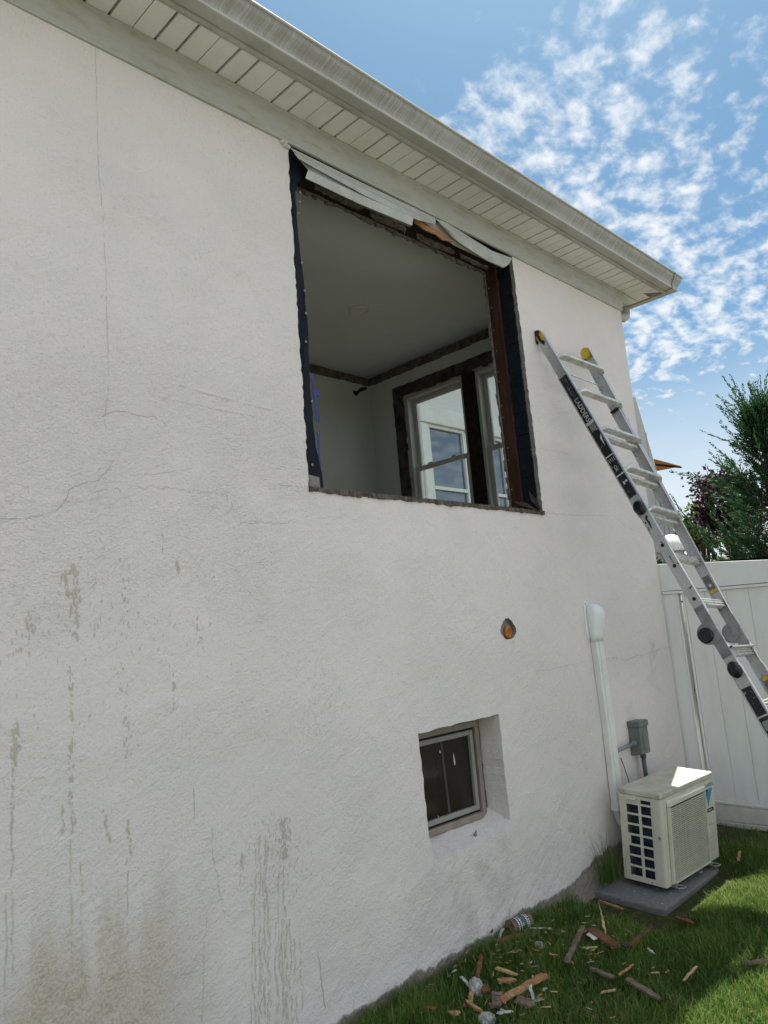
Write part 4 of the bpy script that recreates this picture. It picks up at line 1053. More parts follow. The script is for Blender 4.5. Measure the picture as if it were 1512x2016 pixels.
def ladder():
    top = Vector((4.372, -.040, 3.550)); up = Vector((0, .423, 1.0)).normalized()     # the rails' direction
    Lr = 3.9
    for _ in range(12): q = top-up*Lr; Lr += (q.z-float(gz(q.x, q.y)))/up.z
    ft = top-up*Lr
    X_ = Vector((1, .0, 0)); X_ = (X_-up*X_.dot(up)).normalized(); Y_ = up.cross(X_)
    rot = Matrix(((X_.x, Y_.x, up.x), (X_.y, Y_.y, up.y), (X_.z, Y_.z, up.z))).to_euler()
    t = empty('ladder', 'paint-spattered aluminium folding ladder leaning on the wall right of the torn-out window', 'ladder', ft, rot)
    W = .485; WU = .024     # the upper, outer section is wider by WU
    S_ = lambda s: Lr-.99*s-.014      # distance below the old rail end -> local z
    def chan(mb, x, wid, dep, y0, za, zb, th=.003, side=1, lip=.026, mi=0):
        """C channel: web at x, flanges turned towards +side (inwards)"""
        e = x+side*lip
        prof = [(x, y0), (e, y0), (e, y0+th), (x+side*th, y0+th), (x+side*th, y0+dep-th), (e, y0+dep-th), (e, y0+dep), (x, y0+dep)]
        mb.prism(prof, lambda p, z: (p[0], p[1], z), za, zb, mi)
    hs = 2.285                     # hinge, measured from the top
    for side, x in ((1, 0.0), (-1, W)):
        mb = MB(); chan(mb, x, 0, .066, .004, S_(hs-.10), S_(.03 if side == 1 else .575), .003, side); mb.build('inner_rail', M_ALU, t, bevel=.0012)
        s0, s1 = (.40, 1.50)
        mb = MB(); chan(mb, (x-.0045) if side == 1 else x+WU, 0, .075, -.001, S_(s1), S_(s0 if side == 1 else .03), .0035, side, .031); orl = mb.build('outer_rail', M_ALU, t, bevel=.0015)
        mb = MB(); chan(mb, x, 0, .066, .004, .05, S_(hs+.09), .003, side); mb.build('inner_rail', M_ALU, t, bevel=.0012)
        mb = MB(); chan(mb, x-side*.0045, 0, .075, -.001, .5, S_(hs+.22), .0035, side, .031); orl2 = mb.build('outer_rail', M_ALU, t, bevel=.0015)
        # end cap: yellow moulding with a worn black pad
        mb = MB(); yc = .042; x0_ = x; x = x if side == 1 else x+WU
        V = []
        for xx in (x-side*.006, x+side*.030):
            V.append([(xx, yc+.037*math.cos(a), S_(.050)+(.046*math.sin(a) if math.sin(a) > 0 else .040*math.sin(a))) for a in [2*math.pi*k/24 for k in range(24)]])
        mb.loft(V); pad = mb.build('end_cap', M_YEL, t, bevel=.004)
        mb = MB(); V = []
        for xx in (x-side*.008, x+side*.012):
            V.append([(xx, yc+.003+.041*math.cos(a), S_(.050)+.052*math.sin(a)) for a in [math.pi*(-.22+1.0*k/16) for k in range(17)]]+[(xx, yc+.001+.020*math.cos(a), S_(.056)+.030*math.sin(a)) for a in [math.pi*(.78-1.0*k/16) for k in range(17)]])
        mb.loft(V); mb.build('rubber_pad', M_RUBBER, pad)
        if side == 1:
            mb = MB(); P = [(x-.0075, .055, S_(.02)), (x-.0075, .03, S_(.03)), (x-.0075, .035, S_(.08)), (x-.0075, .02, S_(.105)), (x-.0075, .036, S_(.13)), (x-.0075, .048, S_(.10)), (x-.0075, .052, S_(.06))]
            mb.add(P, [tuple(range(7))]); mb.build('black_wear', M_RUBBER, pad, solid=.002)
        x = x0_
        # foot
        mb = MB(); mb.hexa([(x-side*.010, -.012, -.001), (x+side*.036, -.012, -.001), (x+side*.036, .09, -.001), (x-side*.010, .09, -.001)], [(x-side*.006, -.004, .07), (x+side*.032, -.004, .07), (x+side*.032, .078, .07), (x-side*.006, .078, .07)]); mb.build('foot', M_RUBBER, t, bevel=.004)
        if side == -1:
            mb = MB(); mb.box((x-.028, .002, S_(.576)), (x+.001, .072, S_(.562))); mb.build('rail_end_cap', M_RUBBER, t, bevel=.002)
        # hinge: two forked plates and a round disc set behind the rail
        xo = x-side*.0085
        mb = MB(); hc_ = (.055, S_(hs))
        def disc(xa, xb, r, yc_, zc_, n=32): mb.loft([[(xx, yc_+r*math.cos(2*math.pi*k/n), zc_+r*math.sin(2*math.pi*k/n)) for k in range(n)] for xx in (xa, xb)])
        disc(xo, x+side*.020, .062, hc_[0]+.012, hc_[1])
        for sg in (-1, 1):
            za, zb = hc_[1]+sg*.02, hc_[1]+sg*.155
            mb.hexa([(xo+side*.001, .004, za), (x+side*.018, .004, za), (x+side*.018, .070, za), (xo+side*.001, .070, za)], [(xo+side*.002, .006, zb), (x+side*.018, .006, zb), (x+side*.018, .068, zb), (xo+side*.002, .068, zb)])
        hg = mb.build('hinge', M_HINGE, t, bevel=.002)
        mb = MB(); xr_ = (xo-side*.014, xo) if side == 1 else (x+side*.020, x+side*.0205)
        if side == 1:
            mb.loft([[(xx, hc_[0]+.026+r*math.cos(2*math.pi*k/28), hc_[1]-.004+r*math.sin(2*math.pi*k/28)) for k in range(28)] for xx, r in ((xo+.001, .044), (xo-.012, .043), (xo-.016, .036), (xo-.015, .012))])
            mb.build('hinge_knob', M_KNOB, hg, smooth=False, bevel=.002)
        else:
            mb.loft([[(xx, hc_[0]+.018+r*math.cos(2*math.pi*k/28), hc_[1]+r*math.sin(2*math.pi*k/28)) for k in range(28)] for xx, r in ((x-.019, .048), (x-.026, .046), (x-.027, .02))])
            mb.build('hinge_disc', M_HINGE, hg)
        mb = MB()
        for q, yy in ((-.14, .02), (-.14, .052), (-.105, .036), (.14, .02), (.14, .052), (.105, .036)):
            for xx, sd in ((xo-side*.001, -side), (x+side*.0185, side)):
                mb.lathe([(0, 0), (.0065, 0), (.0055, .003), (0, .004)], 10, 0, Matrix.Translation((xx, yy, hc_[1]+q)) @ Matrix.Rotation(R(90*sd), 4, 'Y'))
        mb.build_each('rivet', M_HINGE, hg)
        # locking knobs
        for s in (1.455, hs+.235):
            if side == -1: continue
            mb = MB(); mb.loft([[(xx, .036+r*math.cos(2*math.pi*k/20), S_(s)+1.25*r*math.sin(2*math.pi*k/20)) for k in range(20)] for xx, r in ((-.004, .036), (-.02, .038), (-.032, .030), (-.036, .016))])
            mb.build('lock_knob', M_KNOB, t, bevel=.003)
        # locking holes in the bare rail
        mb = MB()
        for s in (1.72, 1.86, 2.08):
            if side == 1: mb.lathe([(0, 0), (.011 if s > 1.8 or 1 else .006, 0), (.011, .0012), (0, .0012)], 16, 0, Matrix.Translation((-.0005, .036, S_(s))) @ Matrix.Rotation(R(-90), 4, 'Y'))
        if side == 1: mb.build_each('lock_hole', M_BLACKGAP, t)
        # labels
        xl = x-.0052 if side == 1 else x-.0040
        if side == 1:
            def lab(sa, sb, m, ya=.008, yb=.066, nm='label'):
                mb = MB(); rr = random.Random(int(sa*100)); n = 26
                for k in range(n):
                    za, zb = S_(sa+(sb-sa)*k/n), S_(sa+(sb-sa)*(k+1)/n); mb.add([(xl, ya+rr.uniform(0, .002), za), (xl, yb-rr.uniform(0, .003), za), (xl, yb-rr.uniform(0, .003), zb), (xl, ya+rr.uniform(0, .002), zb)], [(0, 1, 2, 3)])
                return mb.build(nm, m, t, fixn=False)
            l1 = lab(.41, .79, M_LABEL); l2 = lab(.80, 1.06, M_LABEL); l3 = lab(1.065, 1.20, M_LABEL); l4 = lab(1.21, 1.37, M_LABEL)
            l5 = lab(hs+.34, hs+.50, M_LABEL); l6 = lab(hs+.51, hs+.80, M_LABEL); l7 = lab(hs+.82, hs+1.2, M_LABEL)
            # lettering reads down the rail: baseline along -z, letters' tops towards the front edge
            def word(txt, s, y, size, par, m=M_INK):
                Mx = Matrix(((0, 0, -1, xl-.0008), (0, -1, 0, y), (-1, 0, 0, S_(s)), (0, 0, 0, 1)))
                v_, f_ = text_mesh(txt, size, Mx, .0002); mb = MB(); mb.add(v_, f_); return mb.build('lettering', m, par, fixn=False)
            word('LITTLE GIANT', .415, .050, .036, l1, simple('worn_ink', (.20, .20, .21), .6, .5, 40)); word('LADDERS', .60, .050, .044, l1)
            rr = random.Random(31); mb = MB()
            def lines(s0, s1, y0, y1, n):
                for k in range(n):
                    yv = y0+(y1-y0)*k/max(1, n-1); e = s1-rr.uniform(0, (s1-s0)*.35)
                    mb.box((xl-.0010, yv-.0012, S_(e)), (xl-.0004, yv+.0012, S_(s0)))
            lines(.81, .87, .018, .05, 5); lines(1.08, 1.11, .018, .055, 4); lines(hs+.53, hs+.60, .016, .056, 7); lines(hs+.66, hs+.70, .016, .056, 4)
            for s in (.793, 1.0625, 1.205, .805): mb.box((xl-.0010, .008, S_(s+.004)), (xl-.0004, .062, S_(s-.004)))
            mb.box((xl-.0010, .012, S_(hs+.815)), (xl-.0004, .060, S_(hs+.79)))
            mb.add([(xl-.0009, .012, S_(.90)), (xl-.0009, .030, S_(.93)), (xl-.0009, .026, S_(.99))], [(0, 1, 2)])
            mb.lathe([(0, 0), (.008, 0), (.008, .0006), (0, .0006)], 14, 0, Matrix.Translation((xl-.0004, .024, S_(1.26))) @ Matrix.Rotation(R(-90), 4, 'Y'))
            mb.box((xl-.0010, .036, S_(1.275)), (xl-.0004, .048, S_(1.255)))
            mb.build('label_print', M_INK, l2, fixn=False)
            word('OK', 1.135, .050, .030, l3)
            mb = MB()
            for pl in ([(1.52,.02),(1.535,.034),(1.56,.03),(1.60,.036),(1.595,.044),(1.56,.042),(1.53,.046),(1.51,.034)], [(1.54,.056),(1.55,.060),(1.56,.056),(1.55,.05)], [(1.79,.03),(1.80,.036),(1.845,.034),(1.845,.031)], [(1.575,.056),(1.59,.059),(1.60,.055),(1.585,.052)]):
                mb.add([(-.0009, yv, S_(s)) for s, yv in pl], [tuple(range(len(pl)))])
            mb.build_each('paint_blot', M_RUBBER, t, fixn=False)
        else:
            def plate(sa, sb, m, ya, yb, nm, dx=0):
                mb = MB(); mb.add([(x-.0040-dx, ya, S_(sa)), (x-.0040-dx, yb, S_(sa)), (x-.0040-dx, yb, S_(sb)), (x-.0040-dx, ya, S_(sb))], [(0, 1, 2, 3)]); return mb.build(nm, m, t, fixn=False)
            g1 = plate(1.905, 2.025, M_GREYLABEL, .012, .060, 'label'); g2 = plate(hs+.30, hs+.62, M_GREYLABEL, .010, .062, 'label', .0046)
            def star(par, s, yv, dx):
                mb = MB(); P = [(x-.0046-dx, yv+(.015 if k % 2 == 0 else .007)*math.cos(k*math.pi/5), S_(s)+(.015 if k % 2 == 0 else .007)*math.sin(k*math.pi/5)) for k in range(10)]
                mb.add(P, [tuple(range(10))]); mb.build('white_star', M_INK, par, fixn=False)
            star(g1, 1.97, .034, 0); star(g2, hs+.36, .036, .0046)
            for par, s, dx in ((g1, 2.01, 0), (g2, hs+.312, .0046), (g2, hs+.43, .0046)):
                mb = MB(); mb.box((x-.0048-dx, .013, S_(s+.011)), (x-.0043-dx, .058, S_(s-.011))); mb.build('yellow_band', M_YLAB, par, fixn=False)
    # rungs
    def dprof(w_, h_): return [(a, b) for a, b in rrect(w_, h_, .008, 3)]
    pos = [.256, .564, .872, 1.185, 1.485, 1.80, 2.105, 2.425, 2.735, 3.04, 3.35, 3.65]
    for k, s in enumerate(pos):
        if S_(s) < .15: continue
        z = S_(s); mb = MB(); upper = k < 5
        if upper:        # wide tread set proud of the rails, pinched where it meets them
            rings = []
            for tt, wd, hh, yo_, zo in ((0.002, .020, .020, -.002, -.012), (.03, .030, .022, -.010, -.002), (.07, .042, .024, -.020, .004), (.12, .048, .026, -.024, .006), (.88, .048, .026, -.024, .006), (.93, .042, .024, -.020, .004), (.97, .030, .022, -.010, -.002), (.998, .020, .020, -.002, -.012)):
                rings.append([((W+WU)*tt, .016+yo_+a, z+zo+b) for a, b in dprof(wd, hh)])
            mb.loft(rings)
            if k >= 2: mb.loft([[(xx, .038+a, z-.030+b) for a, b in dprof(.046, .026)] for xx in (.004, W-.004)])
            elif k == 0: mb.tube([(.004, .05, z-.075), (W*.3, .05, z-.078), (W+WU-.006, .05, z-.085)], .006, 6)
        else:
            for q in (-.016, .0, .016): mb.loft([[(xx, .030+abs(q)*.1+a, z+q+b) for a, b in dprof(.040, .0135)] for xx in (.003, W-.003)])
            mb.loft([[(xx, .036+a, z+b) for a, b in dprof(.034, .040)] for xx in (.0035, W-.0035)])
            if k == 7: mb.loft([[(xx, .010+a, z+.022+b) for a, b in dprof(.05, .010)] for xx in (.002, W-.002)])
        mb.build('rung', M_RUNG, t, bevel=.0015, smooth=False)
    for o in t.children_recursive:          # the old ladder stands a little twisted: its far rail is steeper
        for v in o.data.vertices:
            f = max(0, min(1.1, v.co.x/W)); z = v.co.z
            v.co.y += f*.055*max(-1.0, min(.95, (Lr-.95)-z)); v.co.z -= f*.060*max(0, min(1, (z-(Lr-1.9))/1.6))
ladder()

# ================================================================== BEYOND THE FENCE
def leaf_mesh(name, V, F, m, parent, tint=None):
    me = bpy.data.meshes.new(name); V = np.asarray(V, dtype=np.float32); F = np.asarray(F, dtype=np.int32)
    me.vertices.add(len(V)); me.vertices.foreach_set('co', V.ravel())
    k = F.shape[1]; me.loops.add(F.size); me.loops.foreach_set('vertex_index', F.ravel())
    me.polygons.add(len(F)); me.polygons.foreach_set('loop_start', np.arange(0, F.size, k, dtype=np.int32)); me.polygons.foreach_set('loop_total', np.full(len(F), k, dtype=np.int32))
    if tint is not None:
        at = me.attributes.new('tint', 'FLOAT', 'POINT'); at.data.foreach_set('value', np.asarray(tint, dtype=np.float32))
    me.materials.append(m); me.update(); me.validate()
    o = bpy.data.objects.new(name, me); COL.objects.link(o)
    if parent: o.parent = parent
    return o
def leaf_mat(name, ca, cb, cc, rough=.6, trans=.25):
    def fn(g):
        a = g.n('ShaderNodeAttribute', _out=2, _p={'attribute_name': 'tint'})
        c = g.mix(g.ss(a, 0, .6), ca, cb); c = g.mix(g.ss(a, .75, 1.0), c, cc)
        b = bsdf(g, c, rough, spec=.25); tr = g.n('ShaderNodeBsdfTranslucent', Color=c)
        return g.n('ShaderNodeMixShader', i0=trans, i1=b, i2=tr)
    return mat(name, fn)
M_CONIF = leaf_mat('conifer_needles', (.012, .042, .020), (.032, .088, .032), (.080, .145, .034))
M_BARK = mat('bark', wood_fn((.05, .034, .024), (.13, .09, .065), (1, 1, .3), 18))
M_PURPLE = leaf_mat('plum_leaves', (.014, .007, .012), (.045, .016, .024), (.15, .06, .06))
M_PALEG = leaf_mat('pale_leaves', (.07, .11, .02), (.16, .21, .05), (.26, .28, .09))
def conifer(base, H, rad, name, label, seed, nb=150, bare_top=True, group=None, lowest=.12):
    rr = np.random.default_rng(seed)
    t = empty(name, label, 'tree', base, group=group)
    mb = MB(); mb.tube([(0, 0, -.2), (.01, 0, H*.5), (-.01, .01, H*.93)], [.06, .04, .006], 8); V, F, T = [], [], []
    bx, bz = base[0], base[2]
    def frond(P, d, L, up=.2, dens=1.0):
        """one feathery spray: a twig clothed in short overlapping shoots that hug it"""
        if bx+P[0] < 6.0 and P[2] < 2.1: return
        n = max(4, int(L/.017*dens)); p = P.copy(); dd = d.copy(); tb = rr.uniform(0, .75)
        side = np.cross(dd, rr.normal(0, 1, 3)); side /= (np.linalg.norm(side)+1e-6)
        for i in range(n):
            dd = dd + np.array([0, 0, up*.03]) + rr.normal(0, .03, 3); dd /= np.linalg.norm(dd); p = p + dd*(L/n); f = i/n
            for s_ in (-1, 1):
                sd = side*s_ + rr.normal(0, .45, 3); sd /= np.linalg.norm(sd); q = dd*.88+sd*.47; q /= np.linalg.norm(q)
                l = (.052*(1-f)+.020)*rr.uniform(.6, 1.35); wv = np.cross(q, rr.normal(0, 1, 3)); wv /= np.linalg.norm(wv); wv *= .0058
                b = len(V); V.extend([p-wv*.6, p+q*l*.55-wv, p+q*l, p+q*l*.55+wv]); F.append((b, b+1, b+2, b+3)); T.extend([min(1, max(0, tb+rr.normal(0, .10)+f*.28))]*4)
    for i in range(nb):
        f = rr.random()**.85 if i > nb*.08 else rr.uniform(.86, 1); z = H*(lowest+(1-lowest)*f*.97)
        az = rr.uniform(0, 2*math.pi); L = rad*(1-f)**1.3*rr.uniform(.45, 1.15)+.08
        el = R(12)+R(46)*f**1.6+rr.normal(0, .16)
        d = np.array([math.cos(az)*math.cos(el), math.sin(az)*math.cos(el), math.sin(el)])
        p = np.array([0, 0, z*.93]); n = max(4, int(L/.055)); path = [tuple(p)]; flat = np.cross(d, [0, 0, 1]); flat /= np.linalg.norm(flat)
        for k in range(n):
            d = d+np.array([0, 0, .03])+rr.normal(0, .05, 3); d /= np.linalg.norm(d); q = k/n
            pn = p+d*(L/n)
            if bx+pn[0] < 5.95 and pn[2] < 2.1: break
            p = pn; path.append(tuple(p))
            if q > .10 or f > .8:
                for s_ in (-1, 1):
                    if rr.random() < .12: continue
                    dd = d*.80+flat*s_*.55+rr.normal(0, .20, 3); dd /= np.linalg.norm(dd)
                    frond(p, dd, (.34*(1-q)*min(1, .30+(1-f))+.07)*rr.uniform(.6, 1.35))
        frond(p, d, .26*rr.uniform(.6, 1.7), .1)
        if len(path) > 2: mb.tube(path, [.010*(1-k/len(path))+.0016 for k in range(len(path))], 5)
    for k in range(9):          # open leaders at the tip
        az = rr.uniform(0, 2*math.pi); el = R(58)+rr.uniform(0, .5); d = np.array([math.cos(az)*math.cos(el), math.sin(az)*math.cos(el), math.sin(el)])
        frond(np.array([0, 0, H*rr.uniform(.84, .90)]), d, H*rr.uniform(.10, .19), .25, .8)
    mb.build('trunk', M_BARK, t, smooth=True); leaf_mesh('crown', V, F, M_CONIF, t, T)
    return t
P = wx(1482, 738, 6.75)
conifer((P.x, P.y, 0.0), P.z-.06, 1.95, 'conifer', 'dark green feathery conifer with an open tip behind the white fence', 3, 165)
P2 = wx(1760, 900, 7.2); conifer((P2.x, P2.y, 0), 3.7, 1.1, 'conifer', 'second conifer, mostly cut off by the right edge, behind the fence', 9, 80)
def sprig():
    P = wx(1303, 1106, 5.86); V, F, T = [], [], []; rr = np.random.default_rng(2)
    t = empty('low_conifer', 'low conifer sprigs poking over the fence top at the house corner', 'shrub', (P.x+.08, P.y-.02, 0))
    mb = MB(); zt = P.z
    for k in range(9):
        a = rr.uniform(0, 6.28); p0 = np.array([0, 0, zt-.10]); p1 = np.array([.06*math.cos(a), .10*math.sin(a), zt+rr.uniform(-.02, .03)])
        mb.tube([(0, 0, 0), tuple(p0), tuple(p1)], [.012, .006, .001], 5)
        for q in np.linspace(.55, 1, 14):
            p = p0+(p1-p0)*q
            for _ in range(4):
                d = rr.normal(0, 1, 3); d[2] = abs(d[2])*.5; d /= np.linalg.norm(d); w = np.cross(d, [.3, .2, 1])*.005; b = len(V)
                V.extend([p-w, p+d*.03-w, p+d*.05, p+d*.03+w]); F.append((b, b+1, b+2, b+3)); T.extend([rr.random()*.6]*4)
    mb.build('stem', M_BARK, t); leaf_mesh('crown', V, F, M_CONIF, t, T)
sprig()
def broadleaf(name, label, base, zc, rx, rz, m, n, seed, size):
    rr = np.random.default_rng(seed); t = empty(name, label, 'tree', base)
    mb = MB(); mb.tube([(0, 0, -.1), (0, 0, zc*.7), (.02, 0, zc)], [.05, .04, .02], 8); V, F, T = [], [], []
    for c in range(26):
        d = rr.normal(0, 1, 3); d /= np.linalg.norm(d); ctr = np.array([0, 0, zc])+d*np.array([rx, rx, rz])*rr.uniform(.45, .95)
        mb.tube([(0, 0, zc*.62), tuple(ctr*.6+np.array([0, 0, zc*.3])), tuple(ctr)], [.018, .010, .003], 5); cr = rx*rr.uniform(.22, .4); tb = rr.uniform(0, .75)
        for _ in range(n//26):
            p = ctr+rr.normal(0, .55, 3)*cr; q = rr.normal(0, 1, 3); q /= np.linalg.norm(q); w = np.cross(q, rr.normal(0, 1, 3)); w = w/np.linalg.norm(w)*size*.32; l = size*rr.uniform(.7, 1.3); b = len(V)
            V.extend([p, p+q*l*.5-w, p+q*l, p+q*l*.5+w]); F.append((b, b+1, b+2, b+3)); T.extend([min(1, max(0, tb+rr.normal(0, .15)))]*4)
    mb.build('trunk', M_BARK, t, smooth=True); leaf_mesh('crown', V, F, m, t, T)
Pp = wx(1432, 985, 12.5); broadleaf('plum_tree', 'small purple-leaved plum tree beyond the dark conifer', (Pp.x, Pp.y, 0), Pp.z-.02, .56, .56, M_PURPLE, 5200, 5, .075)
Pg = wx(1372, 1010, 14.5); broadleaf('pale_shrub', 'pale yellow-green shrub between the plum tree and the ladder', (Pg.x, Pg.y, 0), Pg.z-.3, .40, .48, M_PALEG, 2600, 6, .075)
def far_garage():
    t = empty('white_garage', 'low white building glimpsed through the conifer branches', 'building', (19, 3.2, 0))
    mb = MB(); mb.box((-.2, -6.5, 0), (4, 3.0, 2.55)); mb.build('wall', M_WHITE, t)
    mb = MB(); mb.hexa([(-.5, -6.8, 2.5), (4.3, -6.8, 2.5), (4.3, 3.3, 2.5), (-.5, 3.3, 2.5)], [(1.6, -6.8, 2.95), (2.2, -6.8, 2.95), (2.2, 3.3, 2.95), (1.6, 3.3, 2.95)]); mb.build('roof', M_SHINGLE, t)
far_garage()
M_ORANGE = simple('orange_canvas', (.46, .22, .055), .8, .08, 20)
def umbrella():
    tip = wx(1340, 918, 8.0); top = wx(1290, 911, 9.3); low = wx(1288, 931, 9.0)
    c = Vector((tip.x-.55, tip.y+.55, 0)); t = empty('patio_umbrella', 'orange canvas umbrella, only one pointed corner showing beyond the house', 'umbrella', (c.x, c.y, 0))
    zr = tip.z; h = .16; mb = MB(); N = 4; rim = []
    cor = [(-.55, -.55), (-.55, .55), (.55, .55), (.55, -.55)]
    pts = []; F = []
    apex = (0, 0, zr+h)
    V = [apex]+[(x, y, zr) for x, y in cor]+[(-.54, 0, zr+.015), (0, .54, zr+.015), (.54, 0, zr+.015), (0, -.54, zr+.015)]
    mb.add(V, [(0, 1, 5), (0, 5, 2), (0, 2, 6), (0, 6, 3), (0, 3, 7), (0, 7, 4), (0, 4, 8), (0, 8, 1)]); mb.build('canopy', M_ORANGE, t, solid=.006)
    mb = MB()
    for x, y in cor: mb.tube([(x*1.01, y*1.01, zr-.012), (0, 0, zr+h-.03)], .010, 6)
    mb.build_each('rib', M_DARK, t); mb = MB(); mb.tube([(0, 0, 0), (0, 0, zr+h+.06)], .025, 10); mb.build('pole', M_DARK, t); mb = MB(); mb.lathe([(0, 0), (.3, 0), (.3, .05), (.06, .09), (0, .09)], 20); mb.build('base', M_PAD, t)
umbrella()
M_PANEL = mat('grey_beige_panel', alum_fn((.43, .425, .395), (.33, .31, .27), .4))
def panel():
    # sloping-edged screen wall just round the corner of the house
    y = .42; pt = lambda px, py: wy(px, py, y)
    Pt = [pt(1252, 782), pt(1268, 850), pt(1290, 930), pt(1312, 1006), pt(1326, 1040)]
    x0 = pt(1252, 790).x; base = Vector((5.76, y, 0))
    t = empty('sloping_screen', 'grey beige screen with a slanting right edge rising behind the house corner and ladder', 'screen', base)
    sl = (Pt[-1].x-Pt[0].x)/(Pt[0].z-Pt[-1].z); zt = Pt[0].z
    out = [(Pt[0].x-.005, zt), (Pt[0].x+sl*zt, 0), (5.765, 0), (5.765, zt)]
    mb = MB(); mb.hexa([(x-5.76, 0, z) for x, z in out], [(x-5.76, .05, z) for x, z in out])
    mb.build('sheet', M_PANEL, t, bevel=.004)
    mb = MB()
    for k in range(1, 9):
        xx = Pt[0].x+.10*k; zz_ = zt-(xx-Pt[0].x)/sl
        mb.box((xx-5.76-.004, -.004, .02), (xx-5.76+.004, -.0005, zz_-.02))
    mb.build('seam', M_PANEL, t)
    mb = MB(); mb.tube([(Pt[0].x-5.76, .025, zt), (Pt[0].x+sl*zt-5.76, .025, 0)], .022, 8); mb.build('edge_pole', M_WALUM, t, smooth=True)
panel()
def dome():
    P = wx(1326, 1072, 6.15); t = empty('dome_lamp', 'white ribbed dome on a post just over the fence, seen between the ladder rails', 'lamp', (P.x, P.y+.02, 0))
    z = P.z-.05; mb = MB(); r = .125; n = 40
    prof = [(.0, .135), (.03, .132), (.065, .115), (.095, .085), (.115, .045), (.125, 0.0), (.120, -.01), (0, -.01)]
    vs = [((r_*(1+.025*math.cos(20*a)))*math.cos(a), (r_*(1+.025*math.cos(20*a)))*math.sin(a), z+q) for r_, q in prof for a in [2*math.pi*k/80 for k in range(80)]]
    mb.add(vs, [(i*80+k, i*80+(k+1) % 80, (i+1)*80+(k+1) % 80, (i+1)*80+k) for i in range(len(prof)-1) for k in range(80)]); mb.build('dome', M_WHITE, t, smooth=True)
    mb = MB(); mb.lathe([(0, z-.08), (.07, z-.08), (.095, z-.012), (0, z-.012)], 28); mb.build('lamp_body', M_CREAM, t, smooth=True)
    mb = MB(); mb.tube([(0, 0, 0), (0, 0, z-.078)], .022, 10); mb.build('post', M_WALUM, t, smooth=True)
dome()

def neighbour():
    M_NW = mat('neighbour_render', lambda g: bsdf(g, g.mix(g.noise(obco(g), 4, 4), (.62, .63, .62), (.68, .69, .68)), .85, 0, g.noise(obco(g), 80, 3), .5, .004, .2))
    t = empty('neighbour_house', 'white neighbouring house seen through the room and its end window', 'house', (10, 7, 0))
    wins = [(11.41, 12.58), (12.80, 13.97)]; z0, z1 = 3.15, 5.72
    mb = MB(); mb.box((-3.5, 0, 0), (1.39, .3, 7.6)); mb.box((4.0, 0, 0), (6.5, .3, 7.6)); mb.box((1.39, 0, 0), (4.0, .3, z0-.02)); mb.box((1.39, 0, z1+.02), (4.0, .3, 7.6)); mb.box((2.60, 0, z0-.02), (2.78, .3, z1+.02)); mb.box((-3.5, .3, 0), (6.5, 5.5, 7.6))
    mb.build('wall', M_NW, t)
    mb = MB(); mb.hexa([(-3.9, -.4, 7.6), (6.9, -.4, 7.6), (6.9, 5.9, 7.6), (-3.9, 5.9, 7.6)], [(-1, 2.5, 9.4), (4, 2.5, 9.4), (4, 2.9, 9.4), (-1, 2.9, 9.4)]); mb.build('roof', M_SHINGLE, t)
    mb = MB()
    mb.hexa([(1.18, -.10, 5.72), (4.2, -.10, 5.72), (4.2, -.001, 5.72), (1.18, -.001, 5.72)], [(1.14, -.13, 6.05), (4.24, -.13, 6.05), (4.24, -.001, 6.05), (1.14, -.001, 6.05)])
    mb.box((1.20, -.07, 2.9), (1.385, -.001, 5.718)); mb.box((4.005, -.07, 2.9), (4.19, -.001, 5.718)); mb.build('window_surround', M_WHITE, t, bevel=.015)
    for a, b in wins:
        a -= 10; b -= 10; mb = MB()
        for c in ((a, z0, a+.06, z1), (b-.06, z0, b, z1), (a+.061, z1-.07, b-.061, z1), (a+.061, z0, b-.061, z0+.07), (a+.061, 4.38, b-.061, 4.45)): mb.box((c[0], -.04, c[1]), (c[2], .10, c[3]))
        f = mb.build('window', M_WHITE, t, bevel=.006)
        mb = MB(); mb.box((a+.062, .02, 4.452), (b-.062, .03, z1-.072)); mb.box((a+.062, .02, z0+.072), (b-.062, .03, 4.378)); mb.build('pane', M_NPANE, f)
neighbour()

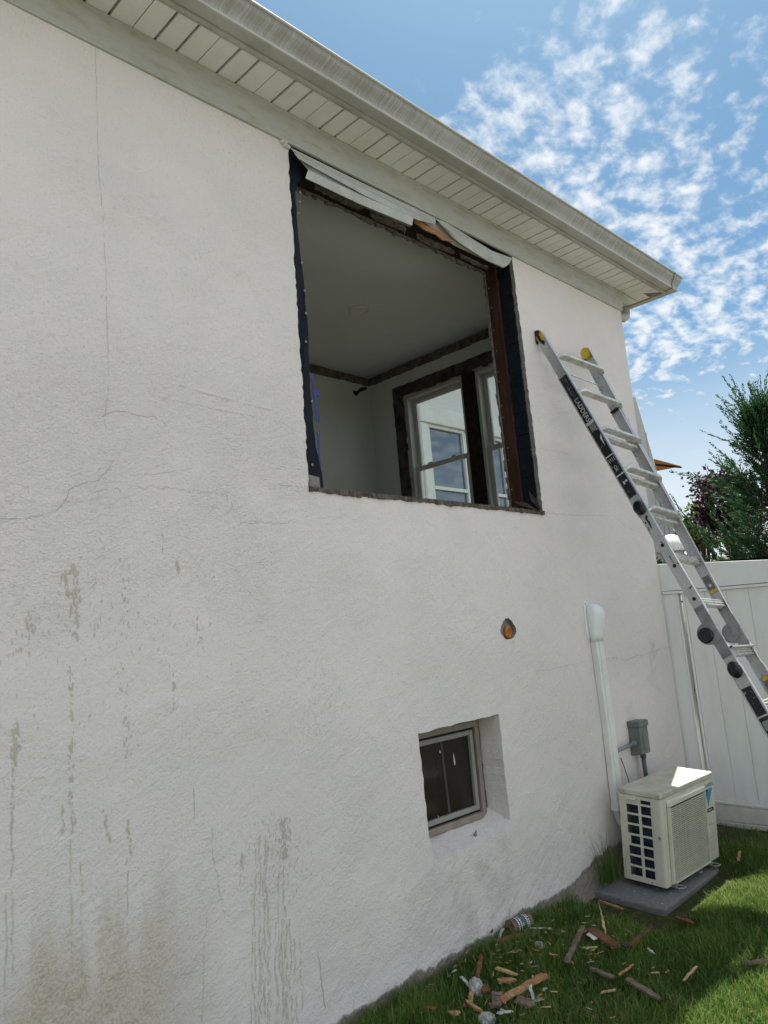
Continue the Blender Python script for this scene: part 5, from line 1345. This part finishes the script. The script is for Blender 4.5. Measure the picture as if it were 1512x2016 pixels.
# ================================================================== THINGS IN THE GRASS
M_BRN = mat('red_brown_wood', wood_fn((.085, .036, .018), (.20, .092, .045), (1, 1, 1), 26)); M_TAN = mat('torn_tan_wood', wood_fn((.24, .125, .055), (.45, .27, .13), (1, 1, 1), 30))
M_PALE = mat('pale_split_wood', wood_fn((.34, .21, .105), (.56, .40, .23), (1, 1, 1), 30)); M_GREYW = mat('weathered_wood', wood_fn((.10, .072, .052), (.21, .155, .115), (1, 1, 1), 26))
M_CHIPW = simple('white_paint_chip', (.52, .52, .50), .7, .25, 60, bs=.6); M_PLAST = simple('plaster_rubble', (.42, .41, .385), .9, .25, 40, bs=.8)
seed_ = [0]
def scrap(p, q, w, th, m, label, cat='wood scrap', name='wood_scrap', lift=.0, lift2=0.0, roll=0.0, pts=0.0, group='wood scraps on the lawn'):
    """a broken, split piece of board between two pixels of the photo, lying in the grass"""
    seed_[0] += 1; rr = random.Random(seed_[0]*13)
    A, B = gnd(*p), gnd(*q); A.z += lift+.028; B.z += lift2+.028; th *= .85; w *= .95
    d = B-A; L = d.length; ex = d.normalized(); ey = Vector((0, 0, 1)).cross(ex).normalized(); ez = ex.cross(ey)
    n = max(5, int(L/.02)); rings = []
    for k in range(n+1):
        t = k/n; tap = 1.0
        if pts and t > 1-pts: tap = max(.12, (1-t)/pts)
        if pts > .5 and t < .2: tap = min(tap, .3+t*3.5)
        hw = w/2*tap*rr.uniform(.86, 1.06); ht = th*(.7+.3*tap)*rr.uniform(.85, 1.1); wob = rr.uniform(-.003, .003)
        rings.append([(t*L+(rr.uniform(-.012, .006) if k in (0, n) else 0), y+wob, z) for y, z in ((-hw, 0), (-hw*.98, ht*.92), (-hw*.3, ht*rr.uniform(.94, 1.08)), (hw*.4, ht*rr.uniform(.92, 1.08)), (hw*.97, ht*.9), (hw, 0))])
    mb = MB(); mb.loft(rings); o = mb.build(name, m, None)
    Mx = Matrix((( ex.x, ey.x, ez.x, A.x), (ex.y, ey.y, ez.y, A.y), (ex.z, ey.z, ez.z, A.z), (0, 0, 0, 1)))
    o.matrix_world = Mx @ Matrix.Rotation(roll, 4, 'X'); tag(o, label, cat, group); return o
c1 = lambda a, b: (880+a*.2315, 1740+b*.2315); c2 = lambda a, b: (1100+a*.2725, 1780+b*.2725)
scrap(c1(425,580), c1(770,492), .034, .020, M_BRN, 'straight red-brown board lying beside the label-wrapped can', lift=.01, lift2=.012)
scrap(c1(1025,735), c1(1163,440), .028, .014, M_GREYW, 'grey-brown split stick lying by itself between can and crossed boards', lift2=.01)
scrap(c1(1235,445), c1(1450,600), .060, .014, M_BRN, 'wide dark red board with a splintered lower end, under the upright splinter', lift2=.0)
scrap(c1(1357,495), c1(1313,332), .016, .008, M_PALE, 'pale pointed splinter standing up against the wide dark board', lift=.01, lift2=.075, pts=.8)
scrap(c1(1160,604), c1(1290,598), .010, .008, M_PALE, 'thin pale stick lying level below the wide dark board')
scrap(c1(262,895), c1(303,708), .022, .016, M_BRN, 'red-brown stick stuck in the plaster lump nearest the wall', lift2=.018)
scrap(c1(212,1085), c1(220,985), .022, .014, M_TAN, 'short tan stub below the plaster lump')
scrap(c1(180,1080), c1(315,1168), .018, .014, M_TAN, 'rounded tan stick with a pointed end in front of the plaster lump', pts=.25)
scrap(c1(320,950), c1(345,1005), .040, .022, M_BRN, 'small brown block beside the plaster lump')
scrap(c1(440,810), c1(620,860), .020, .014, M_PALE, 'pale wedge of split wood, upper one of a pair', lift=.012, lift2=.006, pts=.5)
scrap(c1(440,893), c1(595,880), .042, .012, M_TAN, 'tan flat chip, lower one of a pair', pts=.3)
scrap(c1(475,1078), c1(845,890), .034, .022, M_TAN, 'longest orange-tan board, lying across the lower grass', lift=.008, lift2=.02)
scrap(c1(735,870), c1(772,897), .010, .008, M_PALE, 'thin pale splinter behind the longest board', lift=.01)
scrap(c1(425,1110), c1(440,1035), .048, .014, M_GREYW, 'grey-brown chip standing at the near end of the longest board', lift2=.02)
scrap(c1(600,1075), c1(755,1110), .060, .014, M_GREYW, 'broad torn shingle-like chip below the longest board', lift=.012, pts=.2)
scrap(c2(520,355), c2(688,242), .036, .014, M_BRN, 'reddish leaf-shaped board right of the wide dark one', lift=.0, lift2=.022, pts=.25)
scrap(c2(470,335), c2(520,360), .05, .012, M_ROUGHWOOD, 'dark charred-looking chip between the two red boards')
scrap(c2(855,160), c2(1000,195), .026, .014, M_BRN, 'lone reddish stick in the shade right of the grey pad', lift=.012, pts=.3)
scrap(c2(250,530), c2(405,590), .026, .012, M_GREYW, 'grey weathered stick in the middle of the lawn', lift=.004)
scrap(c2(510,620), c2(742,752), .034, .014, M_GREYW, 'long grey-brown slat nearest the sunny grass', lift=.008, pts=.15)
scrap(c2(445,562), c2(548,488), .012, .008, M_TAN, 'thin tan twig above the long grey-brown slat')
scrap(c2(910,602), c2(1007,538), .010, .008, M_PALE, 'thin pale stick lying just outside the sunny grass', lift2=.02)
scrap(c2(1368,502), c2(1530,482), .022, .014, M_GREYW, 'weathered lath at the right edge on the border of the sun', lift=.012, lift2=.012)
scrap(c2(318,692), c2(420,676), .012, .008, M_PALE, 'small pale stick below the grey weathered stick')
scrap((1455,1703), (1459,1692), .018, .008, M_TAN, 'small orange bark chip far off by the fence', lift2=.02)
scrap(c1(392,500), c1(393,425), .014, .010, M_BRN, 'short red-brown peg standing against the wall foot left of the can', lift=.02, lift2=.05)
scrap((1183,1786), (1229,1802), .012, .012, M_TAN, 'yellowish lath lying along the foot of the grey pad', lift=.0)
scrap((828,2000), (862,2004), .03, .012, M_BRN, 'brown chip at the bottom edge near the wall', lift=.006)
scrap((888,2014), (906,2010), .03, .012, M_TAN, 'tan chip at the very bottom edge', lift=.004)
G2 = 'white paint and trim flakes on the lawn'
W_ = dict(name='paint_flake', cat='paint flake', group=G2)
scrap(c1(718,468), c1(900,440), .016, .006, M_CHIPW, 'long white strip lying against the can board', lift=.022, lift2=.004, **W_)
scrap(c1(715,955), c1(738,1062), .014, .006, M_CHIPW, 'white strip hanging over the longest board', lift=.03, lift2=.0, **W_)
scrap(c1(740,1066), c1(822,1042), .014, .006, M_CHIPW, 'white strip lying in front of the longest board', **W_)
scrap(c1(140,895), c1(205,945), .016, .006, M_CHIPW, 'frayed white strip left of the plaster lump', lift=.02, **W_)
scrap(c1(452,520), c1(485,470), .016, .006, M_CHIPW, 'white flake standing by the left end of the can', lift2=.02, **W_)
scrap(c1(455,1190), c1(500,1155), .020, .008, M_CHIPW, 'crumpled white flake at the bottom edge', lift=.01, **W_)
scrap(c1(500,1185), c1(560,1150), .014, .008, M_CHIPW, 'narrow white flake at the bottom edge beside the crumpled one', lift=.012, **W_)
scrap(c1(825,968), c1(850,945), .014, .006, M_CHIPW, 'tiny white flake right of the longest board', **W_)
scrap(c2(655,375), c2(690,405), .012, .008, M_CHIPW, 'small white flake under the leaf-shaped red board', **W_)
scrap(c2(215,262), c2(275,300), .028, .006, M_CAULK, 'pale flat flake left of the wide dark board', **W_)
def lump(px, py, r, m, name, label, cat, sq=.6, seed=1, group=None, lift=0.0):
    rr = random.Random(seed); P = gnd(px, py); bm = bmesh.new(); bmesh.ops.create_icosphere(bm, subdivisions=3, radius=1)
    from mathutils import noise
    for v in bm.verts:
        n_ = noise.noise(v.co*1.6+Vector((seed, 0, 0)))*.35+noise.noise(v.co*4+Vector((0, seed, 0)))*.14; v.co = v.co*(1+n_); v.co.x *= r; v.co.y *= r*.75; v.co.z *= r*sq
    me = bpy.data.meshes.new(name); bm.to_mesh(me); bm.free(); me.materials.append(m); o = bpy.data.objects.new(name, me); COL.objects.link(o); o.location = (P.x, P.y, P.z+r*sq*.5+lift); o.rotation_euler.z = rr.uniform(0, 3); tag(o, label, cat, group)
lump(*c1(255,950), .045, M_PLAST, 'plaster_lump', 'grey plaster lump with a stick through it, nearest the wall', 'plaster', 1.0, 3)
lump(*c1(780,540), .030, M_CHIPW, 'plaster_lump', 'white plaster crumb right of the can', 'plaster', .6, 5)
lump(*c1(340,1180), .045, M_PLAST, 'plaster_lump', 'grey plaster rubble at the bottom edge', 'plaster', .5, 8)
lump(1135, 1786, .065, M_MORTAR, 'concrete_lump', 'rough grey concrete lump at the wall foot beside the pad', 'stone', .75, 12, None, -.01)
lump(1124, 1768, .06, M_MORTAR, 'concrete_lump', 'smaller lump of broken concrete behind the rough one', 'stone', .6, 14)
def can():
    A, B = gnd(*c1(545,475)), gnd(*c1(725,400)); d = (B-A); L = .135; ex = d.normalized()
    t = empty('tin_can', 'old dark can with a printed paper label lying by the wall foot', 'can', (A.x, A.y, A.z+.055))
    M_CANL = mat('can_label', lambda g: bsdf(g, g.mix(g.ss(g.noise(obco(g), 22, 5, .7), .42, .6), (.012, .018, .02), (.05, .085, .085)), .45)); M_CAN = mat('rusty_can', wood_fn((.10, .055, .035), (.25, .18, .13), (1, 1, 1), 30))
    Mx = Matrix.Rotation(math.atan2(ex.y, ex.x), 4, 'Z') @ Matrix.Rotation(R(90), 4, 'Y')
    r = .038; mb = MB(); mb.lathe([(0, .004), (r-.003, .004), (r-.001, 0), (r+.001, .002), (r, .006), (r, L-.006), (r+.001, L-.002), (r-.001, L), (r-.003, L-.004), (0, L-.004)], 32, 0, Mx); b = mb.build('body', M_CAN, t, smooth=False)
    mb = MB(); vs = []
    for z in (.016, L-.02): vs += [tuple(Mx @ Vector(((r+.0007)*math.cos(a), (r+.0007)*math.sin(a), z))) for a in [2*math.pi*k/40 for k in range(40)]]
    mb.add(vs, [(k, (k+1) % 40, 40+(k+1) % 40, 40+k) for k in range(40)]); lb = mb.build('label', M_CANL, b, smooth=True)
    mb = MB(); rr = random.Random(4)
    cam_dir = math.atan2(1, .1)
    for row, zz_ in enumerate((.030, .046, .060, .088, .100)):
        a = 0
        while a < 6.2:
            w = rr.uniform(.08, .30)
            if row in (0, 1, 3) or rr.random() > .4:
                P_ = [Mx @ Vector(((r+.0014)*math.cos(q), (r+.0014)*math.sin(q), z_)) for q, z_ in ((a, zz_), (a+w*.7, zz_), (a+w*.7, zz_+.008), (a, zz_+.008))]; mb.add([tuple(p) for p in P_], [(0, 1, 2, 3)])
            a += w
    mb.build('label_print', M_INK, lb, fixn=False)
can()

def crumbs():
    rr = random.Random(77); mb = MB()
    for _ in range(150):
        c = rr.choice(((1010, 1900, 60, 35), (960, 1975, 60, 30), (1190, 1870, 60, 35), (1120, 1950, 130, 45), (1060, 1850, 50, 20)))
        P = gnd(c[0]+rr.gauss(0, 1)*c[2], c[1]+rr.gauss(0, 1)*c[3])
        if P.y > -.03 or P.x < 2.2 or P.x > 5.6: continue
        L, w = rr.uniform(.006, .045), rr.uniform(.0015, .005); a = rr.uniform(0, 6.28); z = P.z+rr.uniform(.02, .05); e = rr.uniform(-.3, .3)
        d = Vector((math.cos(a)*math.cos(e), math.sin(a)*math.cos(e), math.sin(e))); n = Vector((-math.sin(a), math.cos(a), 0)); b = Vector((P.x, P.y, z)); u = d.cross(n)
        q = [b-n*w, b+n*w, b+d*L+n*w*.3, b+d*L-n*w*.3]; mb.hexa([tuple(v) for v in q], [tuple(v+u*w*.8) for v in q], rr.choice((0, 0, 1, 1, 2, 3)))
    o = mb.build('wood_crumbs', [M_TAN, M_PALE, M_CHIPW, M_BRN], None); tag(o, 'tiny splinters and paint crumbs scattered through the grass', 'debris', kind='stuff')
crumbs()
# ------------------------------------------------------------------ grass
M_GRASS = leaf_mat('grass_blades', (.056, .122, .022), (.135, .225, .042), (.36, .31, .13), .55, .38)
def in_poly_pts(x, y): return True
def grass():
    rr = np.random.default_rng(12); padm = (AC_M @ Matrix.Translation((-.34, 0, -.02)))
    def blades(n, x0, x1, y0, y1, hmin, hmax, w, fade=True):
        x = rr.uniform(x0, x1, n); y = y0+(y1-y0)*rr.random(n)
        keep = (y < -.008-.03*rr.random(n))
        # keep off the pad
        ang = -.04; px, py = 4.03, -.535; dx, dy = x-px, y-py; u = dx*math.cos(ang)+dy*math.sin(ang); v = -dx*math.sin(ang)+dy*math.cos(ang)
        keep &= ~((u > .0) & (u < .98) & (v > .0))
        keep &= ~((x > 5.35) & (rr.random(n) < .75)); keep &= (x < 5.72)
        x, y = x[keep], y[keep]; n = len(x)
        z = gz(x, y)-.008
        # tufty variation
        tu = np.sin(x*7.3+1.1*np.sin(y*5.1))*np.sin(y*8.7+.7*np.sin(x*6.1)); tu2 = np.sin(x*19+y*7)*np.sin(y*23-x*5)
        h = (hmin+(hmax-hmin)*rr.random(n)**1.4)*(1+.28*tu+.12*tu2)
        a = rr.uniform(0, 2*np.pi, n); ln = h*rr.uniform(.15, .9, n)*(1+.3*tu2); wd = w*rr.uniform(.7, 1.3, n)
        ca, sa = np.cos(a), np.sin(a); b = a+np.pi/2+rr.normal(0, .4, n); wx_, wy_ = np.cos(b)*wd, np.sin(b)*wd
        V = np.empty((n, 5, 3), np.float32)
        V[:, 0] = np.stack([x-wx_, y-wy_, z], 1); V[:, 1] = np.stack([x+wx_, y+wy_, z], 1)
        mx, my, mz = x+ca*ln*.3, y+sa*ln*.3, z+h*.62
        V[:, 2] = np.stack([mx+wx_*.8, my+wy_*.8, mz], 1); V[:, 3] = np.stack([mx-wx_*.8, my-wy_*.8, mz], 1); V[:, 4] = np.stack([x+ca*ln, y+sa*ln, z+h*rr.uniform(.82, 1, n)], 1)
        i = np.arange(n)*5; F = np.concatenate([np.stack([i, i+1, i+2], 1), np.stack([i, i+2, i+3], 1), np.stack([i+3, i+2, i+4], 1)])
        t = np.clip(.36+.22*tu+rr.normal(0, .2, n), 0, .74); dry = rr.random(n) < .08+.10*(np.sin(x*3.1+2)*np.sin(y*4.3+1) > .45); t[dry] = rr.uniform(.85, 1, dry.sum())
        return V.reshape(-1, 3), F, np.repeat(t, 5)
    A = blades(135000, 2.0, 5.74, -1.75, 0.0, .022, .062, .0017)
    B = blades(9000, 2.2, 4.4, -.20, 0.0, .04, .10, .0018)
    C_ = blades(36000, -2.5, 5.74, -3.88, -1.7, .03, .065, .003)
    V, F, T = [], [], []; o_ = 0
    D_ = blades(30000, -2.5, 2.0, -1.75, 0.0, .03, .065, .0026)
    for v, f, t in (A, B, C_, D_): V.append(v); F.append(f+o_); T.append(t); o_ += len(v)
    o = leaf_mesh('grass', np.concatenate(V), np.concatenate(F), M_GRASS, None, np.concatenate(T)); tag(o, 'short green lawn grass with dry blades', 'grass', kind='stuff')
    # tall weeds: one tuft behind the pad, stray stalks along the wall foot
    def tuft(P, n, h0, h1, sp, name, label, lean=None):
        t = empty(name, label, 'weed', P); V, F, T = [], [], []
        for _ in range(n):
            p = np.array([rr.normal(0, sp), -abs(rr.normal(0, sp*.5)), -.02]); h = rr.uniform(h0, h1); a = rr.uniform(0, 6.28); ln = h*rr.uniform(.05, .75); w = np.array([math.cos(a+1.57), math.sin(a+1.57), 0])*.0022; b0 = len(V); m = 6
            for k in range(m+1):
                f = k/m; c = p+np.array([math.cos(a)*ln*f**2, math.sin(a)*ln*f**2*.6, h*(f-.28*f**3*(ln/h))]); c[1] = min(c[1], -.012-P[1]) if P[1]+c[1] > -.012 else c[1]; ww = w*(1-f*.92); V.extend([c-ww, c+ww])
            for k in range(m): F.append((b0+2*k, b0+2*k+1, b0+2*k+3, b0+2*k+2))
            T.extend([min(.7, max(0, rr.normal(.15, .15)))]*(2*m+2))
        leaf_mesh('blades', V, F, M_GRASS, t, T)
    P = wy(1192, 1708, -.07); tuft((P.x+.03, -.05, .03), 130, .12, .34, .07, 'tall_grass', 'tall dark grass tuft growing between the wall and the grey pad')
    P = wy(1030, 1828, -.03); tuft((P.x, -.025, .0), 12, .10, .20, .10, 'tall_grass', 'sparse stalks standing against the wall behind the can')
    P = wy(905, 1905, -.03); tuft((P.x, -.025, .0), 9, .06, .14, .12, 'tall_grass', 'stray stalks at the wall foot near the bottom edge')
    P = wy(1112, 1775, -.03); tuft((P.x, -.03, .0), 40, .06, .13, .05, 'tall_grass', 'bright grass tuft at the wall foot beside the concrete lump')
grass()
